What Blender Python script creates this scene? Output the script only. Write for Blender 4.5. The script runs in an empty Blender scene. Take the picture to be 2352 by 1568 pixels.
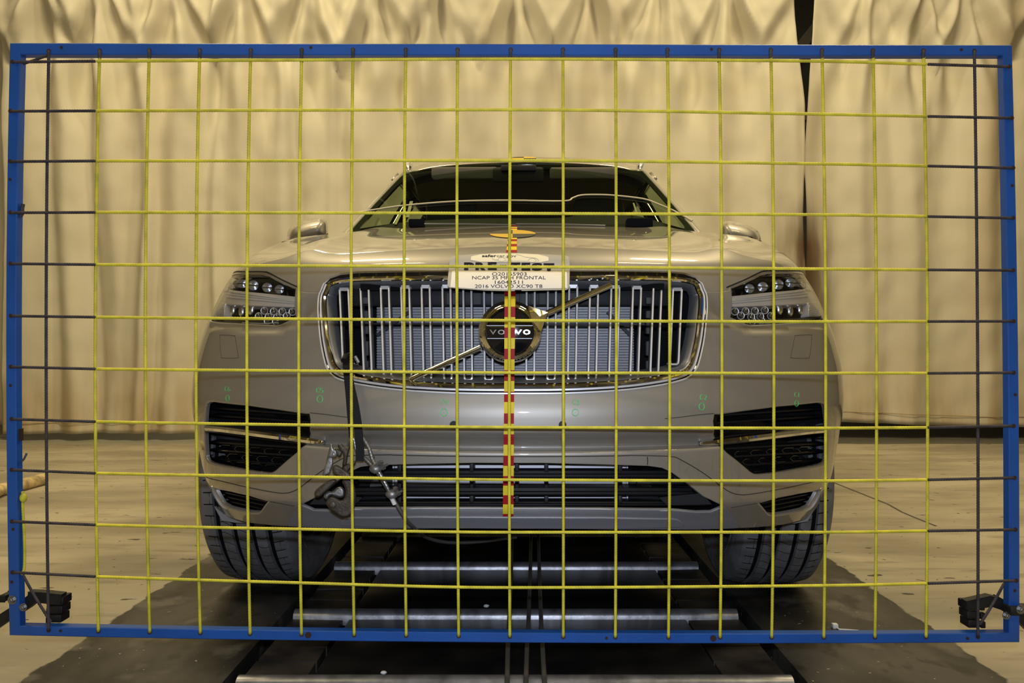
import bpy, bmesh, math, random
import numpy as np
from math import sin, cos, pi, radians
from mathutils import Vector, Matrix, noise
from mathutils.geometry import delaunay_2d_cdt

random.seed(7)
sc = bpy.context.scene
col = sc.collection
V = Vector

# ------------------------------------------------------------------ camera, light, exposure
FP, CX, CY, H = 1881.0, 1192.0, 797.0, 0.75      # focal length in pixels, vanishing point, lens height
cam = bpy.data.cameras.new('camera')
cam.sensor_width = 36.0
cam.lens = FP / 2352 * 36.0
cam.shift_x = (1176 - CX) / 2352
cam.shift_y = (CY - 784) / 2352
cam.clip_start = 0.02
co = bpy.data.objects.new('camera', cam); col.objects.link(co)
co.location = (0, 0, H); co.rotation_euler = (pi / 2, 0, 0)
sc.camera = co

wd = bpy.data.worlds.new('world'); sc.world = wd; wd.use_nodes = True
wd.node_tree.nodes['Background'].inputs[0].default_value = (1.0, 0.82, 0.5, 1)
wd.node_tree.nodes['Background'].inputs[1].default_value = 0.05
sc.view_settings.view_transform = 'Standard'
sc.view_settings.look = 'None'
sc.view_settings.gamma = 1.0
sc.view_settings.use_curve_mapping = False
sc.view_settings.exposure = 0.0
sc.cycles.max_bounces = 8
sc.cycles.transparent_max_bounces = 16
sc.cycles.caustics_reflective = False
sc.cycles.caustics_refractive = False
sc.cycles.sample_clamp_indirect = 4.0


def area(name, loc, target, sx, sy, power, colr, spread=None):
    l = bpy.data.lights.new(name, 'AREA'); l.shape = 'RECTANGLE'; l.size = sx; l.size_y = sy
    l.energy = power; l.color = colr
    if spread: l.spread = spread
    o = bpy.data.objects.new(name, l); col.objects.link(o)
    o.location = loc
    o.rotation_euler = (V(target) - V(loc)).to_track_quat('-Z', 'Y').to_euler()
    return o


WARM = (1.0, 0.82, 0.47)
# high-bay ceiling lamps of the hall, plus one low fill lamp added behind the curtain (their housings are built with the ceiling)
HIGHBAY_AND_FILL = [(-2.4, 1.2, 5.6), (2.4, 1.2, 5.6), (-2.2, 4.3, 5.6), (2.2, 4.3, 5.6), (-1.0, 8.6, 3.1), (-2.2, -2.2, 5.6), (2.2, -2.2, 5.6)]
for x, y, LAMP_Z in HIGHBAY_AND_FILL:
    area('highbay_and_fill_light', (x, y, LAMP_Z - 0.16), (x, y, 0), 1.3, 0.55, {1.2: 62, 4.3: 152, -2.2: 45, 8.6: 50}[y], WARM)
# flood lamp hung above the curtain
area('flood_light', (-1.75, 7.05, 4.02), (0.0, 2.4, 1.0), 0.75, 0.22, 10, (1.0, 0.93, 0.85))
# the camera's own flash, just above the lens
area('camera_flash', (0.0, -0.03, H + 0.083), (0.0, 3.0, H - 0.05), 0.045, 0.03, 22.0, (0.74, 0.83, 1.0))


# ------------------------------------------------------------------ helpers
def W(px, py, d):
    return V(((px - CX) * d / FP, d, H - (py - CY) * d / FP))


def FL(px, py, z=0.0):                       # pixel to a point on a level plane
    d = (H - z) * FP / (py - CY)
    return W(px, py, d)


def lerp(a, b, t): return a + (b - a) * t


def clamp(x, a=0.0, b=1.0): return max(a, min(b, x))


def smooth(t): t = clamp(t); return t * t * (3 - 2 * t)


def table(pts):                              # smooth cubic through a table of (x, y)
    xs = [p[0] for p in pts]; ys = [p[1] for p in pts]; n = len(xs)
    d = [(ys[i + 1] - ys[i]) / (xs[i + 1] - xs[i]) for i in range(n - 1)]
    m = [d[0]] + [0.0 if d[i - 1] * d[i] <= 0 else 2 * d[i - 1] * d[i] / (d[i - 1] + d[i]) for i in range(1, n - 1)] + [d[-1]]

    def f(x):
        if x <= xs[0]: return ys[0] + m[0] * (x - xs[0])
        if x >= xs[-1]: return ys[-1] + m[-1] * (x - xs[-1])
        i = 0
        while x > xs[i + 1]: i += 1
        h = xs[i + 1] - xs[i]; t = (x - xs[i]) / h
        return ((2 * t**3 - 3 * t**2 + 1) * ys[i] + (t**3 - 2 * t**2 + t) * h * m[i]
                + (-2 * t**3 + 3 * t**2) * ys[i + 1] + (t**3 - t**2) * h * m[i + 1])
    return f


def tag(o, label=None, cat=None, group=None, kind=None):
    if label: o['label'] = label
    if cat: o['category'] = cat
    if group: o['group'] = group
    if kind: o['kind'] = kind
    return o


def empty(name, loc, rz=0.0, label=None, cat=None, group=None):
    o = bpy.data.objects.new(name, None); col.objects.link(o)
    o.location = loc; o.rotation_euler = (0, 0, rz); o.empty_display_size = 0.1
    return tag(o, label, cat, group)


def mk(name, verts, faces, mat, parent=None, smooth_=True, normals=None, mi=None, sharp=None):
    me = bpy.data.meshes.new(name)
    me.from_pydata([tuple(v) for v in verts], [], faces)
    mats = mat if isinstance(mat, (list, tuple)) else [mat]
    for m in mats: me.materials.append(m)
    if mi: me.polygons.foreach_set('material_index', mi)
    me.polygons.foreach_set('use_smooth', [bool(smooth_)] * len(me.polygons))
    if normals is None:
        bm = bmesh.new(); bm.from_mesh(me)
        bmesh.ops.recalc_face_normals(bm, faces=bm.faces)
        if sharp is not None:
            for e in bm.edges:
                if len(e.link_faces) == 2 and e.calc_face_angle(0) > sharp: e.smooth = False
        bm.to_mesh(me); bm.free()
    me.update()
    if normals is not None:
        me.normals_split_custom_set_from_vertices([tuple(n) for n in normals])
    o = bpy.data.objects.new(name, me); col.objects.link(o)
    if parent is not None: o.parent = parent
    return o


class MB:                                    # collects simple solids into one mesh
    def __init__(s): s.v = []; s.f = []; s.m = []

    def add(s, vs, fs, m=0):
        k = len(s.v); s.v += [V(x) for x in vs]; s.f += [tuple(k + i for i in f) for f in fs]; s.m += [m] * len(fs)
        return s

    def hexa(s, c, m=0):                     # eight corners: bottom ring, top ring
        return s.add(c, [(3, 2, 1, 0), (4, 5, 6, 7), (0, 1, 5, 4), (1, 2, 6, 5), (2, 3, 7, 6), (3, 0, 4, 7)], m)

    def box(s, a, b, m=0):
        (x0, y0, z0), (x1, y1, z1) = a, b
        return s.hexa([(x0, y0, z0), (x1, y0, z0), (x1, y1, z0), (x0, y1, z0),
                       (x0, y0, z1), (x1, y0, z1), (x1, y1, z1), (x0, y1, z1)], m)

    def bbox(s, a, b, r, m=0):               # box with chamfered edges
        bm = bmesh.new()
        bmesh.ops.create_cube(bm, size=1)
        for v in bm.verts:
            v.co = V([lerp(a[i], b[i], v.co[i] + .5) for i in range(3)])
        bmesh.ops.bevel(bm, geom=bm.edges[:], offset=r, segments=2, affect='EDGES', profile=0.5)
        bm.verts.index_update()
        s.add([v.co.copy() for v in bm.verts], [tuple(v.index for v in f.verts) for f in bm.faces], m); bm.free()
        return s

    def sweep(s, pts, section, closed=False, up=V((0, 0, 1)), m=0, scales=None, caps=True):
        n = len(pts); k = len(section); rings = []
        for i in range(n):
            a = pts[(i - 1) % n] if (closed or i > 0) else pts[i]
            b = pts[(i + 1) % n] if (closed or i < n - 1) else pts[i]
            t = (b - a)
            t = t.normalized() if t.length > 1e-9 else V((1, 0, 0))
            u_ = up[i] if isinstance(up, list) else up
            side = t.cross(u_)
            if side.length < 1e-6: side = t.cross(V((0.3, 1, 0.2)))
            side.normalize(); un = side.cross(t).normalized()
            q = scales[i] if scales else 1.0
            rings.append([pts[i] + side * (x * q) + un * (y * q) for x, y in section])
        vs = [p for r in rings for p in r]; fs = []
        for i in range(n if closed else n - 1):
            j = (i + 1) % n
            for c in range(k):
                d = (c + 1) % k
                fs.append((i * k + c, i * k + d, j * k + d, j * k + c))
        if caps and not closed:
            fs.append(tuple(range(k))[::-1]); fs.append(tuple((n - 1) * k + c for c in range(k)))
        return s.add(vs, fs, m)

    def tube(s, pts, r, n=8, closed=False, up=V((0, 0, 1)), m=0, scales=None):
        return s.sweep([V(p) for p in pts], [(r * cos(2 * pi * i / n), r * sin(2 * pi * i / n)) for i in range(n)], closed, up, m, scales)

    def cyl(s, a, b, r, n=16, m=0, r2=None):
        a = V(a); b = V(b); t = (b - a).normalized()
        up = V((0, 0, 1)) if abs(t.z) < .9 else V((1, 0, 0))
        return s.sweep([a, b], [(r * cos(2 * pi * i / n), r * sin(2 * pi * i / n)) for i in range(n)], False, up, m,
                       scales=[1.0, (r2 / r) if r2 is not None else 1.0])

    def ball(s, c, r, m=0, sx=1, sy=1, sz=1, nu=12, nv=8):
        vs = []; fs = []
        for j in range(nv + 1):
            for i in range(nu):
                a = 2 * pi * i / nu; b = pi * j / nv
                vs.append(V(c) + V((r * sx * sin(b) * cos(a), r * sy * sin(b) * sin(a), r * sz * cos(b))))
        for j in range(nv):
            for i in range(nu):
                k = (i + 1) % nu
                fs.append((j * nu + i, (j + 1) * nu + i, (j + 1) * nu + k, j * nu + k))
        return s.add(vs, fs, m)

    def build(s, name, mat, parent=None, smooth_=True, sharp=0.6, label=None):
        o = mk(name, s.v, s.f, mat, parent, smooth_, None, s.m, sharp if smooth_ else None)
        if label: o['label'] = label
        return o


def catmull(pts, n=8, closed=False):
    out = []; N = len(pts)
    for i in range(N if closed else N - 1):
        p0 = pts[(i - 1) % N] if (closed or i > 0) else pts[i]
        p1 = pts[i]; p2 = pts[(i + 1) % N]
        p3 = pts[(i + 2) % N] if (closed or i < N - 2) else p2
        for k in range(n):
            t = k / n
            out.append(tuple(0.5 * (2 * p1[c] + (p2[c] - p0[c]) * t + (2 * p0[c] - 5 * p1[c] + 4 * p2[c] - p3[c]) * t * t
                                    + (3 * p1[c] - p0[c] - 3 * p2[c] + p3[c]) * t**3) for c in range(len(p1))))
    if not closed: out.append(tuple(pts[-1]))
    return out


def chaikin(pts, it=2, closed=True):
    for _ in range(it):
        q = []
        N = len(pts)
        rng = range(N) if closed else range(N - 1)
        if not closed: q.append(pts[0])
        for i in rng:
            a = pts[i]; b = pts[(i + 1) % N]
            q.append(tuple(lerp(a[c], b[c], .25) for c in range(2))); q.append(tuple(lerp(a[c], b[c], .75) for c in range(2)))
        if not closed: q.append(pts[-1])
        pts = q
    return pts


def ngrid(fn, nu, nv, flip=False):
    vs = [fn(i / nu, j / nv) for j in range(nv + 1) for i in range(nu + 1)]
    fs = []
    for j in range(nv):
        for i in range(nu):
            a = j * (nu + 1) + i
            f = (a, a + 1, a + nu + 2, a + nu + 1)
            fs.append(f[::-1] if flip else f)
    return vs, fs


# ------------------------------------------------------------------ materials
def mat(name, c, metal=0.0, rough=0.5, coat=0.0, bump=0.0, bscale=200.0, var=0.0, vscale=8.0, spec=0.5, emit=None, trans=0.0, coat_r=0.03):
    m = bpy.data.materials.new(name); m.use_nodes = True
    nt = m.node_tree; b = nt.nodes['Principled BSDF']
    b.inputs['Base Color'].default_value = (*c, 1); b.inputs['Metallic'].default_value = metal
    b.inputs['Roughness'].default_value = rough; b.inputs['Coat Weight'].default_value = coat
    b.inputs['Coat Roughness'].default_value = coat_r
    b.inputs['Specular IOR Level'].default_value = spec
    if trans: b.inputs['Transmission Weight'].default_value = trans
    if emit:
        b.inputs['Emission Color'].default_value = (*emit[:3], 1); b.inputs['Emission Strength'].default_value = emit[3]
    if bump or var:
        tc = nt.nodes.new('ShaderNodeTexCoord')
    if var:
        nz = nt.nodes.new('ShaderNodeTexNoise'); nz.inputs['Scale'].default_value = vscale; nz.inputs['Detail'].default_value = 6
        nt.links.new(tc.outputs['Object'], nz.inputs['Vector'])
        r = nt.nodes.new('ShaderNodeValToRGB')
        r.color_ramp.elements[0].position = .3; r.color_ramp.elements[1].position = .7
        r.color_ramp.elements[0].color = (*[x * (1 - var) for x in c], 1)
        r.color_ramp.elements[1].color = (*[min(1, x * (1 + var)) for x in c], 1)
        nt.links.new(nz.outputs['Fac'], r.inputs['Fac']); nt.links.new(r.outputs['Color'], b.inputs['Base Color'])
    if bump:
        nb = nt.nodes.new('ShaderNodeTexNoise'); nb.inputs['Scale'].default_value = bscale; nb.inputs['Detail'].default_value = 4
        nt.links.new(tc.outputs['Object'], nb.inputs['Vector'])
        bp = nt.nodes.new('ShaderNodeBump'); bp.inputs['Strength'].default_value = bump; bp.inputs['Distance'].default_value = 0.002
        nt.links.new(nb.outputs['Fac'], bp.inputs['Height']); nt.links.new(bp.outputs['Normal'], b.inputs['Normal'])
    return m


def glass(name, tint, refl=1.0):
    m = bpy.data.materials.new(name); m.use_nodes = True; nt = m.node_tree; nt.nodes.clear()
    out = nt.nodes.new('ShaderNodeOutputMaterial'); t = nt.nodes.new('ShaderNodeBsdfTransparent'); g = nt.nodes.new('ShaderNodeBsdfGlossy')
    g.inputs['Roughness'].default_value = 0.01
    t.inputs['Color'].default_value = (*tint, 1)
    lw = nt.nodes.new('ShaderNodeLayerWeight'); lw.inputs['Blend'].default_value = .5
    pw = nt.nodes.new('ShaderNodeMath'); pw.operation = 'POWER'; pw.inputs[1].default_value = 5.0
    fr = nt.nodes.new('ShaderNodeMath'); fr.operation = 'MULTIPLY_ADD'; fr.inputs[1].default_value = .96; fr.inputs[2].default_value = .04
    nt.links.new(lw.outputs['Facing'], pw.inputs[0]); nt.links.new(pw.outputs[0], fr.inputs[0])
    mx = nt.nodes.new('ShaderNodeMixShader')
    ml = nt.nodes.new('ShaderNodeMath'); ml.operation = 'MULTIPLY'; ml.inputs[1].default_value = refl
    nt.links.new(fr.outputs[0], ml.inputs[0]); nt.links.new(ml.outputs[0], mx.inputs[0])
    nt.links.new(t.outputs[0], mx.inputs[1]); nt.links.new(g.outputs[0], mx.inputs[2]); nt.links.new(mx.outputs[0], out.inputs[0])
    return m


M = {}
M['paint'] = mat('champagne_paint', (0.37, 0.345, 0.31), 0.62, 0.50, coat=1.0)
M['silver'] = mat('silver_trim', (0.72, 0.72, 0.76), 0.5, 0.42)
M['lip'] = mat('silver_lip', (0.30, 0.30, 0.33), 0.45, 0.45, bump=0.25, bscale=900)
M['satin'] = mat('satin_grey', (0.20, 0.21, 0.235), 0.7, 0.36)
M['chrome'] = mat('chrome', (0.82, 0.81, 0.80), 1.0, 0.05)
M['black'] = mat('black_plastic', (0.010, 0.010, 0.012), 0.0, 0.5, bump=.05, bscale=600, spec=.25)
M['border'] = mat('glass_border', (0.004, 0.004, 0.004), 0.0, 0.5, spec=.1)
M['gloss'] = mat('gloss_black', (0.006, 0.006, 0.008), 0.0, 0.06, coat=1.0)
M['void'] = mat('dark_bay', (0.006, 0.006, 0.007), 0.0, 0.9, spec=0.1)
M['rubber'] = mat('tyre_rubber', (0.15, 0.15, 0.155), 0.0, 0.6, bump=0.2, bscale=300, var=.25, vscale=20)
M['tread'] = M['rubber']
M['alloy'] = mat('wheel_alloy', (0.45, 0.45, 0.48), 0.9, 0.3)
M['radiator'] = mat('radiator_metal', (0.10, 0.10, 0.108), 0.4, 0.55, var=.25, vscale=160)
M['tubelight'] = mat('bright_tube', (0.55, 0.55, 0.60), 0.3, 0.45)
M['radtube'] = mat('radiator_tube', (0.20, 0.20, 0.215), 0.5, 0.5)
M['blue'] = mat('blue_frame_paint', (0.012, 0.085, 0.36), 0.0, 0.42, bump=0.12, bscale=250, var=.12, vscale=9)
M['rope'] = mat('yellow_rope', (0.62, 0.55, 0.035), 0.0, 0.6, var=.22, vscale=35)
M['darkrope'] = mat('dark_rope', (0.045, 0.036, 0.040), 0.0, 0.75, var=.4, vscale=60)
M['hole'] = mat('rusty_hole', (0.035, 0.012, 0.008), 0.0, 0.8)
M['bolt'] = mat('zinc_bolt', (0.25, 0.25, 0.26), 0.85, 0.35)
M['stand'] = mat('stand_black', (0.014, 0.013, 0.012), 0.2, 0.5, var=.4, vscale=30)
M['red'] = mat('tape_red', (0.36, 0.008, 0.012), 0.0, 0.55, spec=.2)
M['yellow'] = mat('tape_yellow', (0.78, 0.60, 0.035), 0.0, 0.55, spec=.2)
M['amber'] = mat('target_yellow', (0.82, 0.52, 0.03), 0.0, 0.35)
M['targetgrey'] = mat('target_black', (0.055, 0.05, 0.04), 0.0, 0.4)
M['signgrey'] = mat('sign_grey', (0.42, 0.40, 0.37), 0.0, 0.6, spec=.3)
M['paper'] = mat('sign_paper', (0.82, 0.78, 0.74), 0.0, 0.5)
M['cream'] = mat('sign_cream', (0.84, 0.78, 0.62), 0.0, 0.5)
M['ink'] = mat('ink', (0.012, 0.012, 0.03), 0.0, 0.8, spec=.08)
M['inkline'] = mat('thin_ink', (0.35, 0.33, 0.33), 0.0, 0.6)
M['green'] = mat('green_marker', (0.10, 0.52, 0.15), 0.0, 0.5)
M['steelrope'] = mat('wire_rope', (0.30, 0.30, 0.31), 0.85, 0.38)
M['dirtyrope'] = mat('track_cable', (0.20, 0.185, 0.165), 0.5, 0.5)
M['iron'] = mat('rusted_iron', (0.075, 0.060, 0.045), 0.4, 0.5, bump=.5, bscale=220, var=.45, vscale=60)
M['iron2'] = mat('worn_steel', (0.30, 0.29, 0.28), 0.7, 0.45, bump=.4, bscale=150, var=.3, vscale=60)
M['webbing'] = mat('black_webbing', (0.009, 0.009, 0.010), 0.0, 0.6, bump=.06, bscale=900, spec=.15)
M['interior'] = mat('dark_interior', (0.014, 0.014, 0.016), 0.0, 0.7)
M['interior2'] = mat('grey_interior', (0.05, 0.05, 0.048), 0.0, 0.7)
M['headliner'] = mat('headliner', (0.16, 0.15, 0.12), 0.0, 0.8)
M['creamcord'] = mat('cream_cord', (0.75, 0.68, 0.48), 0.0, 0.5)
M['tapebeige'] = mat('masking_tape', (0.62, 0.55, 0.40), 0.0, 0.6)
M['glass'] = glass('windscreen_glass', (0.62, 0.70, 0.56), .6)
M['lens'] = glass('lamp_lens', (0.93, 0.94, 0.93), 0.8)
M['drl'] = mat('light_guide', (0.55, 0.51, 0.51), 0.1, 0.35, coat=.4)
M['reflector'] = mat('lamp_reflector', (0.85, 0.86, 0.90), 1.0, 0.22)
M['lampblack'] = mat('lamp_black', (0.010, 0.010, 0.010), 0.3, 0.16)
M['lensclear'] = mat('led_lens', (0.20, 0.21, 0.24), 0.9, 0.05, coat=1)
M['whitebit'] = mat('white_scrap', (0.7, 0.7, 0.68), 0.0, 0.6)
M['wallgrey'] = mat('wall_grey', (0.30, 0.28, 0.23), 0.0, 0.8, var=.15, vscale=1.5)
M['backdark'] = mat('back_wall_dark', (0.05, 0.05, 0.043), 0.0, 0.8, var=.2, vscale=2)
M['truss'] = mat('truss_steel', (0.14, 0.135, 0.11), 0.2, 0.6)
M['ceiling'] = mat('ceiling_paint', (0.40, 0.37, 0.30), 0.0, 0.9)
M['housing'] = mat('lamp_housing', (0.5, 0.5, 0.5), 0.3, 0.5)
M['navy'] = mat('navy_box', (0.01, 0.012, 0.05), 0.0, 0.8, spec=.1)


def N_(nt, t, **kw):
    n = nt.nodes.new(t)
    for k, v in kw.items(): setattr(n, k, v)
    return n


def floor_material():
    m = bpy.data.materials.new('painted_concrete'); m.use_nodes = True; nt = m.node_tree; L = nt.links.new
    b = nt.nodes['Principled BSDF']
    tc = N_(nt, 'ShaderNodeTexCoord'); sep = N_(nt, 'ShaderNodeSeparateXYZ'); L(tc.outputs['Object'], sep.inputs[0])

    def noise_(scale, detail=5, vec=None, stretch=None):
        n = N_(nt, 'ShaderNodeTexNoise'); n.inputs['Scale'].default_value = scale; n.inputs['Detail'].default_value = detail
        if stretch:
            mp = N_(nt, 'ShaderNodeMapping'); mp.inputs['Scale'].default_value = stretch
            L(tc.outputs['Object'], mp.inputs[0]); L(mp.outputs[0], n.inputs['Vector'])
        else:
            L(tc.outputs['Object'], n.inputs['Vector'])
        return n.outputs['Fac']

    def math_(op, a, b_=None):
        n = N_(nt, 'ShaderNodeMath', operation=op)
        for i, x in enumerate((a, b_)):
            if x is None: continue
            if isinstance(x, (int, float)): n.inputs[i].default_value = x
            else: L(x, n.inputs[i])
        return n.outputs[0]

    def mix(fac, c1, c2):
        n = N_(nt, 'ShaderNodeMix', data_type='RGBA')
        if isinstance(fac, (int, float)): n.inputs[0].default_value = fac
        else: L(fac, n.inputs[0])
        for i, c in ((6, c1), (7, c2)):
            if isinstance(c, tuple): n.inputs[i].default_value = (*c, 1)
            else: L(c, n.inputs[i])
        return n.outputs[2]

    def ramp(x, a, b_):
        n = N_(nt, 'ShaderNodeMapRange'); n.inputs[1].default_value = a; n.inputs[2].default_value = b_
        L(x, n.inputs[0]); return n.outputs[0]
    cream = mix(ramp(noise_(2.2, 6, stretch=(.5, 1.3, 1)), .42, .60), (0.44, 0.39, 0.29), (0.31, 0.27, 0.20))
    cream = mix(math_('MULTIPLY', ramp(noise_(1.1, 5, stretch=(.6, 2.2, 1)), .48, .64), .65), cream, (0.22, 0.195, 0.155))
    cream = mix(math_('MULTIPLY', ramp(noise_(5.0, 8, stretch=(.7, 3.0, 1)), .55, .70), .55), cream, (0.17, 0.145, 0.11))
    chips = ramp(noise_(9.0, 3, stretch=(1, 2.2, 1)), .69, .70)
    cream = mix(chips, cream, (0.05, 0.045, 0.035))
    spots = ramp(noise_(38.0, 2), .715, .725)
    cream = mix(spots, cream, (0.06, 0.05, 0.04))
    worn = mix(ramp(noise_(3.5, 9, stretch=(1.6, .8, 1)), .38, .62), (0.016, 0.0148, 0.0138), (0.064, 0.059, 0.053))
    worn = mix(ramp(noise_(60, 2), .72, .74), worn, (0.35, 0.33, 0.29))
    worn = mix(ramp(noise_(10, 6, stretch=(1.5, .8, 1)), .56, .66), worn, (0.022, 0.019, 0.016))
    worn = mix(math_('MULTIPLY', ramp(noise_(6, 8), .57, .68), .5), worn, (0.20, 0.18, 0.155))
    # ragged paint edge along the track
    ax = math_('ABSOLUTE', math_('ADD', sep.outputs[0], .009))
    wob = math_('MULTIPLY', math_('SUBTRACT', noise_(14, 6), .5), .05)
    strip = ramp(math_('ADD', ax, wob), 1.112, 1.106)
    c = mix(strip, cream, worn)
    # bare grey screed at the back of the hall, darker to the right
    back = ramp(math_('ADD', sep.outputs[1], math_('MULTIPLY', noise_(3), .12)), 6.40, 6.42)
    grey = mix(ramp(sep.outputs[0], -1.0, 1.0), (0.30, 0.29, 0.235), (0.105, 0.10, 0.085))
    c = mix(back, c, grey)
    L(c, b.inputs['Base Color'])
    rg = math_('ADD', math_('MULTIPLY', noise_(6), .25), .36)
    L(rg, b.inputs['Roughness']); b.inputs['Specular IOR Level'].default_value = .4
    bp = N_(nt, 'ShaderNodeBump'); bp.inputs['Strength'].default_value = .12; bp.inputs['Distance'].default_value = .004
    L(noise_(40, 6), bp.inputs['Height']); L(bp.outputs[0], b.inputs['Normal'])
    return m


def curtain_material(name, stain=False, streak=.28):
    m = bpy.data.materials.new(name); m.use_nodes = True; nt = m.node_tree; L = nt.links.new
    b = nt.nodes['Principled BSDF']; b.inputs['Roughness'].default_value = .75; b.inputs['Specular IOR Level'].default_value = .25
    tc = N_(nt, 'ShaderNodeTexCoord'); sep = N_(nt, 'ShaderNodeSeparateXYZ'); L(tc.outputs['Object'], sep.inputs[0])

    def nz(scale, st=(1, 1, 1), det=6):
        mp = N_(nt, 'ShaderNodeMapping'); mp.inputs['Scale'].default_value = st; L(tc.outputs['Object'], mp.inputs[0])
        n = N_(nt, 'ShaderNodeTexNoise'); n.inputs['Scale'].default_value = scale; n.inputs['Detail'].default_value = det
        L(mp.outputs[0], n.inputs['Vector']); return n.outputs['Fac']

    def rng(x, a, b_, c=0., d=1.):
        n = N_(nt, 'ShaderNodeMapRange'); n.interpolation_type = 'SMOOTHSTEP'
        for i, q in ((1, a), (2, b_), (3, c), (4, d)): n.inputs[i].default_value = q
        L(x, n.inputs[0]); return n.outputs[0]

    def mul(a, b_):
        n = N_(nt, 'ShaderNodeMath', operation='MULTIPLY')
        for i, q in ((0, a), (1, b_)):
            if isinstance(q, float): n.inputs[i].default_value = q
            else: L(q, n.inputs[i])
        return n.outputs[0]

    def mix(f, c1, c2):
        n = N_(nt, 'ShaderNodeMix', data_type='RGBA'); L(f, n.inputs[0])
        for i, c in ((6, c1), (7, c2)):
            if isinstance(c, tuple): n.inputs[i].default_value = (*c, 1)
            else: L(c, n.inputs[i])
        return n.outputs[2]
    c = mix(rng(nz(1.3, (1.6, 1, .25)), .35, .7), (0.70, 0.655, 0.53), (0.65, 0.61, 0.50))
    # rust-coloured dirt rising from the hem and hanging streaks
    c = mix(mul(rng(sep.outputs[2], .9, .0), rng(nz(3.0, (2.2, 1, .3)), .36, .62, .05, .8)), c, (0.52, 0.39, 0.22))
    c = mix(rng(nz(1.6, (1.6, 1, .15)), .52, .70, 0., streak), c, (0.58, 0.48, 0.34))
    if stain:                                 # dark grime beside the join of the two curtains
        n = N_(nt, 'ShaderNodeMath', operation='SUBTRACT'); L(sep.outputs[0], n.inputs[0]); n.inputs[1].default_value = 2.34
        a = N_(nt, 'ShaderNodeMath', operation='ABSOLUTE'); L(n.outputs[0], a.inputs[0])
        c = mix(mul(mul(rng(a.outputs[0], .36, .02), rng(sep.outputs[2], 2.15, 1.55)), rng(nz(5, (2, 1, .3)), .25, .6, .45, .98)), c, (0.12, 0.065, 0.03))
    L(c, b.inputs['Base Color'])
    bp = N_(nt, 'ShaderNodeBump'); bp.inputs['Strength'].default_value = .25; bp.inputs['Distance'].default_value = .02
    L(nz(7, (1, 1, .5), 5), bp.inputs['Height']); L(bp.outputs[0], b.inputs['Normal'])
    return m


def plate_material(name, c1, c2, rough, cracks=False):
    m = bpy.data.materials.new(name); m.use_nodes = True; nt = m.node_tree; L = nt.links.new
    b = nt.nodes['Principled BSDF']
    tc = N_(nt, 'ShaderNodeTexCoord')
    n = N_(nt, 'ShaderNodeTexNoise'); n.inputs['Scale'].default_value = 9; n.inputs['Detail'].default_value = 8; L(tc.outputs['Object'], n.inputs['Vector'])
    r = N_(nt, 'ShaderNodeValToRGB'); r.color_ramp.elements[0].color = (*c1, 1); r.color_ramp.elements[1].color = (*c2, 1)
    r.color_ramp.elements[0].position = .35; r.color_ramp.elements[1].position = .7
    L(n.outputs['Fac'], r.inputs[0]); L(r.outputs[0], b.inputs['Base Color'])
    b.inputs['Roughness'].default_value = rough
    bp = N_(nt, 'ShaderNodeBump'); bp.inputs['Strength'].default_value = .6; bp.inputs['Distance'].default_value = .004
    L(n.outputs['Fac'], bp.inputs['Height']); L(bp.outputs[0], b.inputs['Normal'])
    return m


def bar_material():
    m = mat('worn_bar', (0.36, 0.36, 0.38), 0.75, 0.40, bump=.3, bscale=50, var=.4, vscale=22)
    return m


M['floor'] = floor_material()
M['curtain'] = curtain_material('cream_canvas', True)
M['curtain3'] = curtain_material('cream_canvas_stained', True, .62)
M['curtain2'] = curtain_material('cream_canvas_side', False)
M['trackplate'] = plate_material('black_track_plate', (0.006, 0.006, 0.006), (0.016, 0.015, 0.014), .30)
M['sideslab'] = plate_material('grimy_slab', (0.012, 0.011, 0.010), (0.060, 0.050, 0.040), .42)
M['bar'] = bar_material()

# ------------------------------------------------------------------ the hall
# floor with the track trench cut out of it
TX = 0.655
FX, FY0, FY1 = 7.5, -5.0, 10.0
fm = MB()
TO = -0.009
for x0, x1 in ((-FX, TO - TX), (TO + TX, FX)):
    fm.add([(x0, FY0, 0), (x1, FY0, 0), (x1, FY1, 0), (x0, FY1, 0)], [(0, 1, 2, 3)])
for s in (-1, 1):
    x = TO + s * TX
    q = [(x, FY0, 0), (x, FY1, 0), (x, FY1, -.05), (x, FY0, -.05)]
    fm.add(q, [(0, 1, 2, 3)])
floor = fm.build('floor', M['floor'], None, False); tag(floor, kind='structure')

# track: plates, side slabs and cross bars lie in the trench
BARS = [0.87, 1.36, 1.85, 2.32, 2.83, 3.32, 3.81, 4.30, 4.79, 5.28, 5.77]
for i in range(len(BARS) - 1):
    a, b = BARS[i] + .025, BARS[i + 1] - .025
    p = MB().bbox((-.468 + TO, a, -.045), (.478 + TO, b, -.012), .004).build('track_plate', M['trackplate'], floor)
    for s in (-1, 1):
        # a broken side slab of four grimy pieces
        ys = [a, lerp(a, b, .27), lerp(a, b, .52), lerp(a, b, .76), b]
        for k in range(4):
            w0 = random.uniform(-.03, .03); w1 = random.uniform(-.03, .03)
            x0 = TO + s * .482; x1 = TO + s * (TX - .028); zt = -.0115 + random.uniform(-.0015, .001)
            y0 = ys[k] + .0015; y1 = ys[k + 1] - .0015
            if k: y0b = y0 + w0 * .7
            else: y0b = y0
            cs = [(x0, y0, -.045), (x1, y0b, -.045), (x1, y1, -.045), (x0, y1 - .01, -.045)]
            ct = [(c[0], c[1], zt + random.uniform(-.0015, .001)) for c in cs]
            MB().hexa(cs + ct).build('side_slab', M['sideslab'], floor, False)
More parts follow.
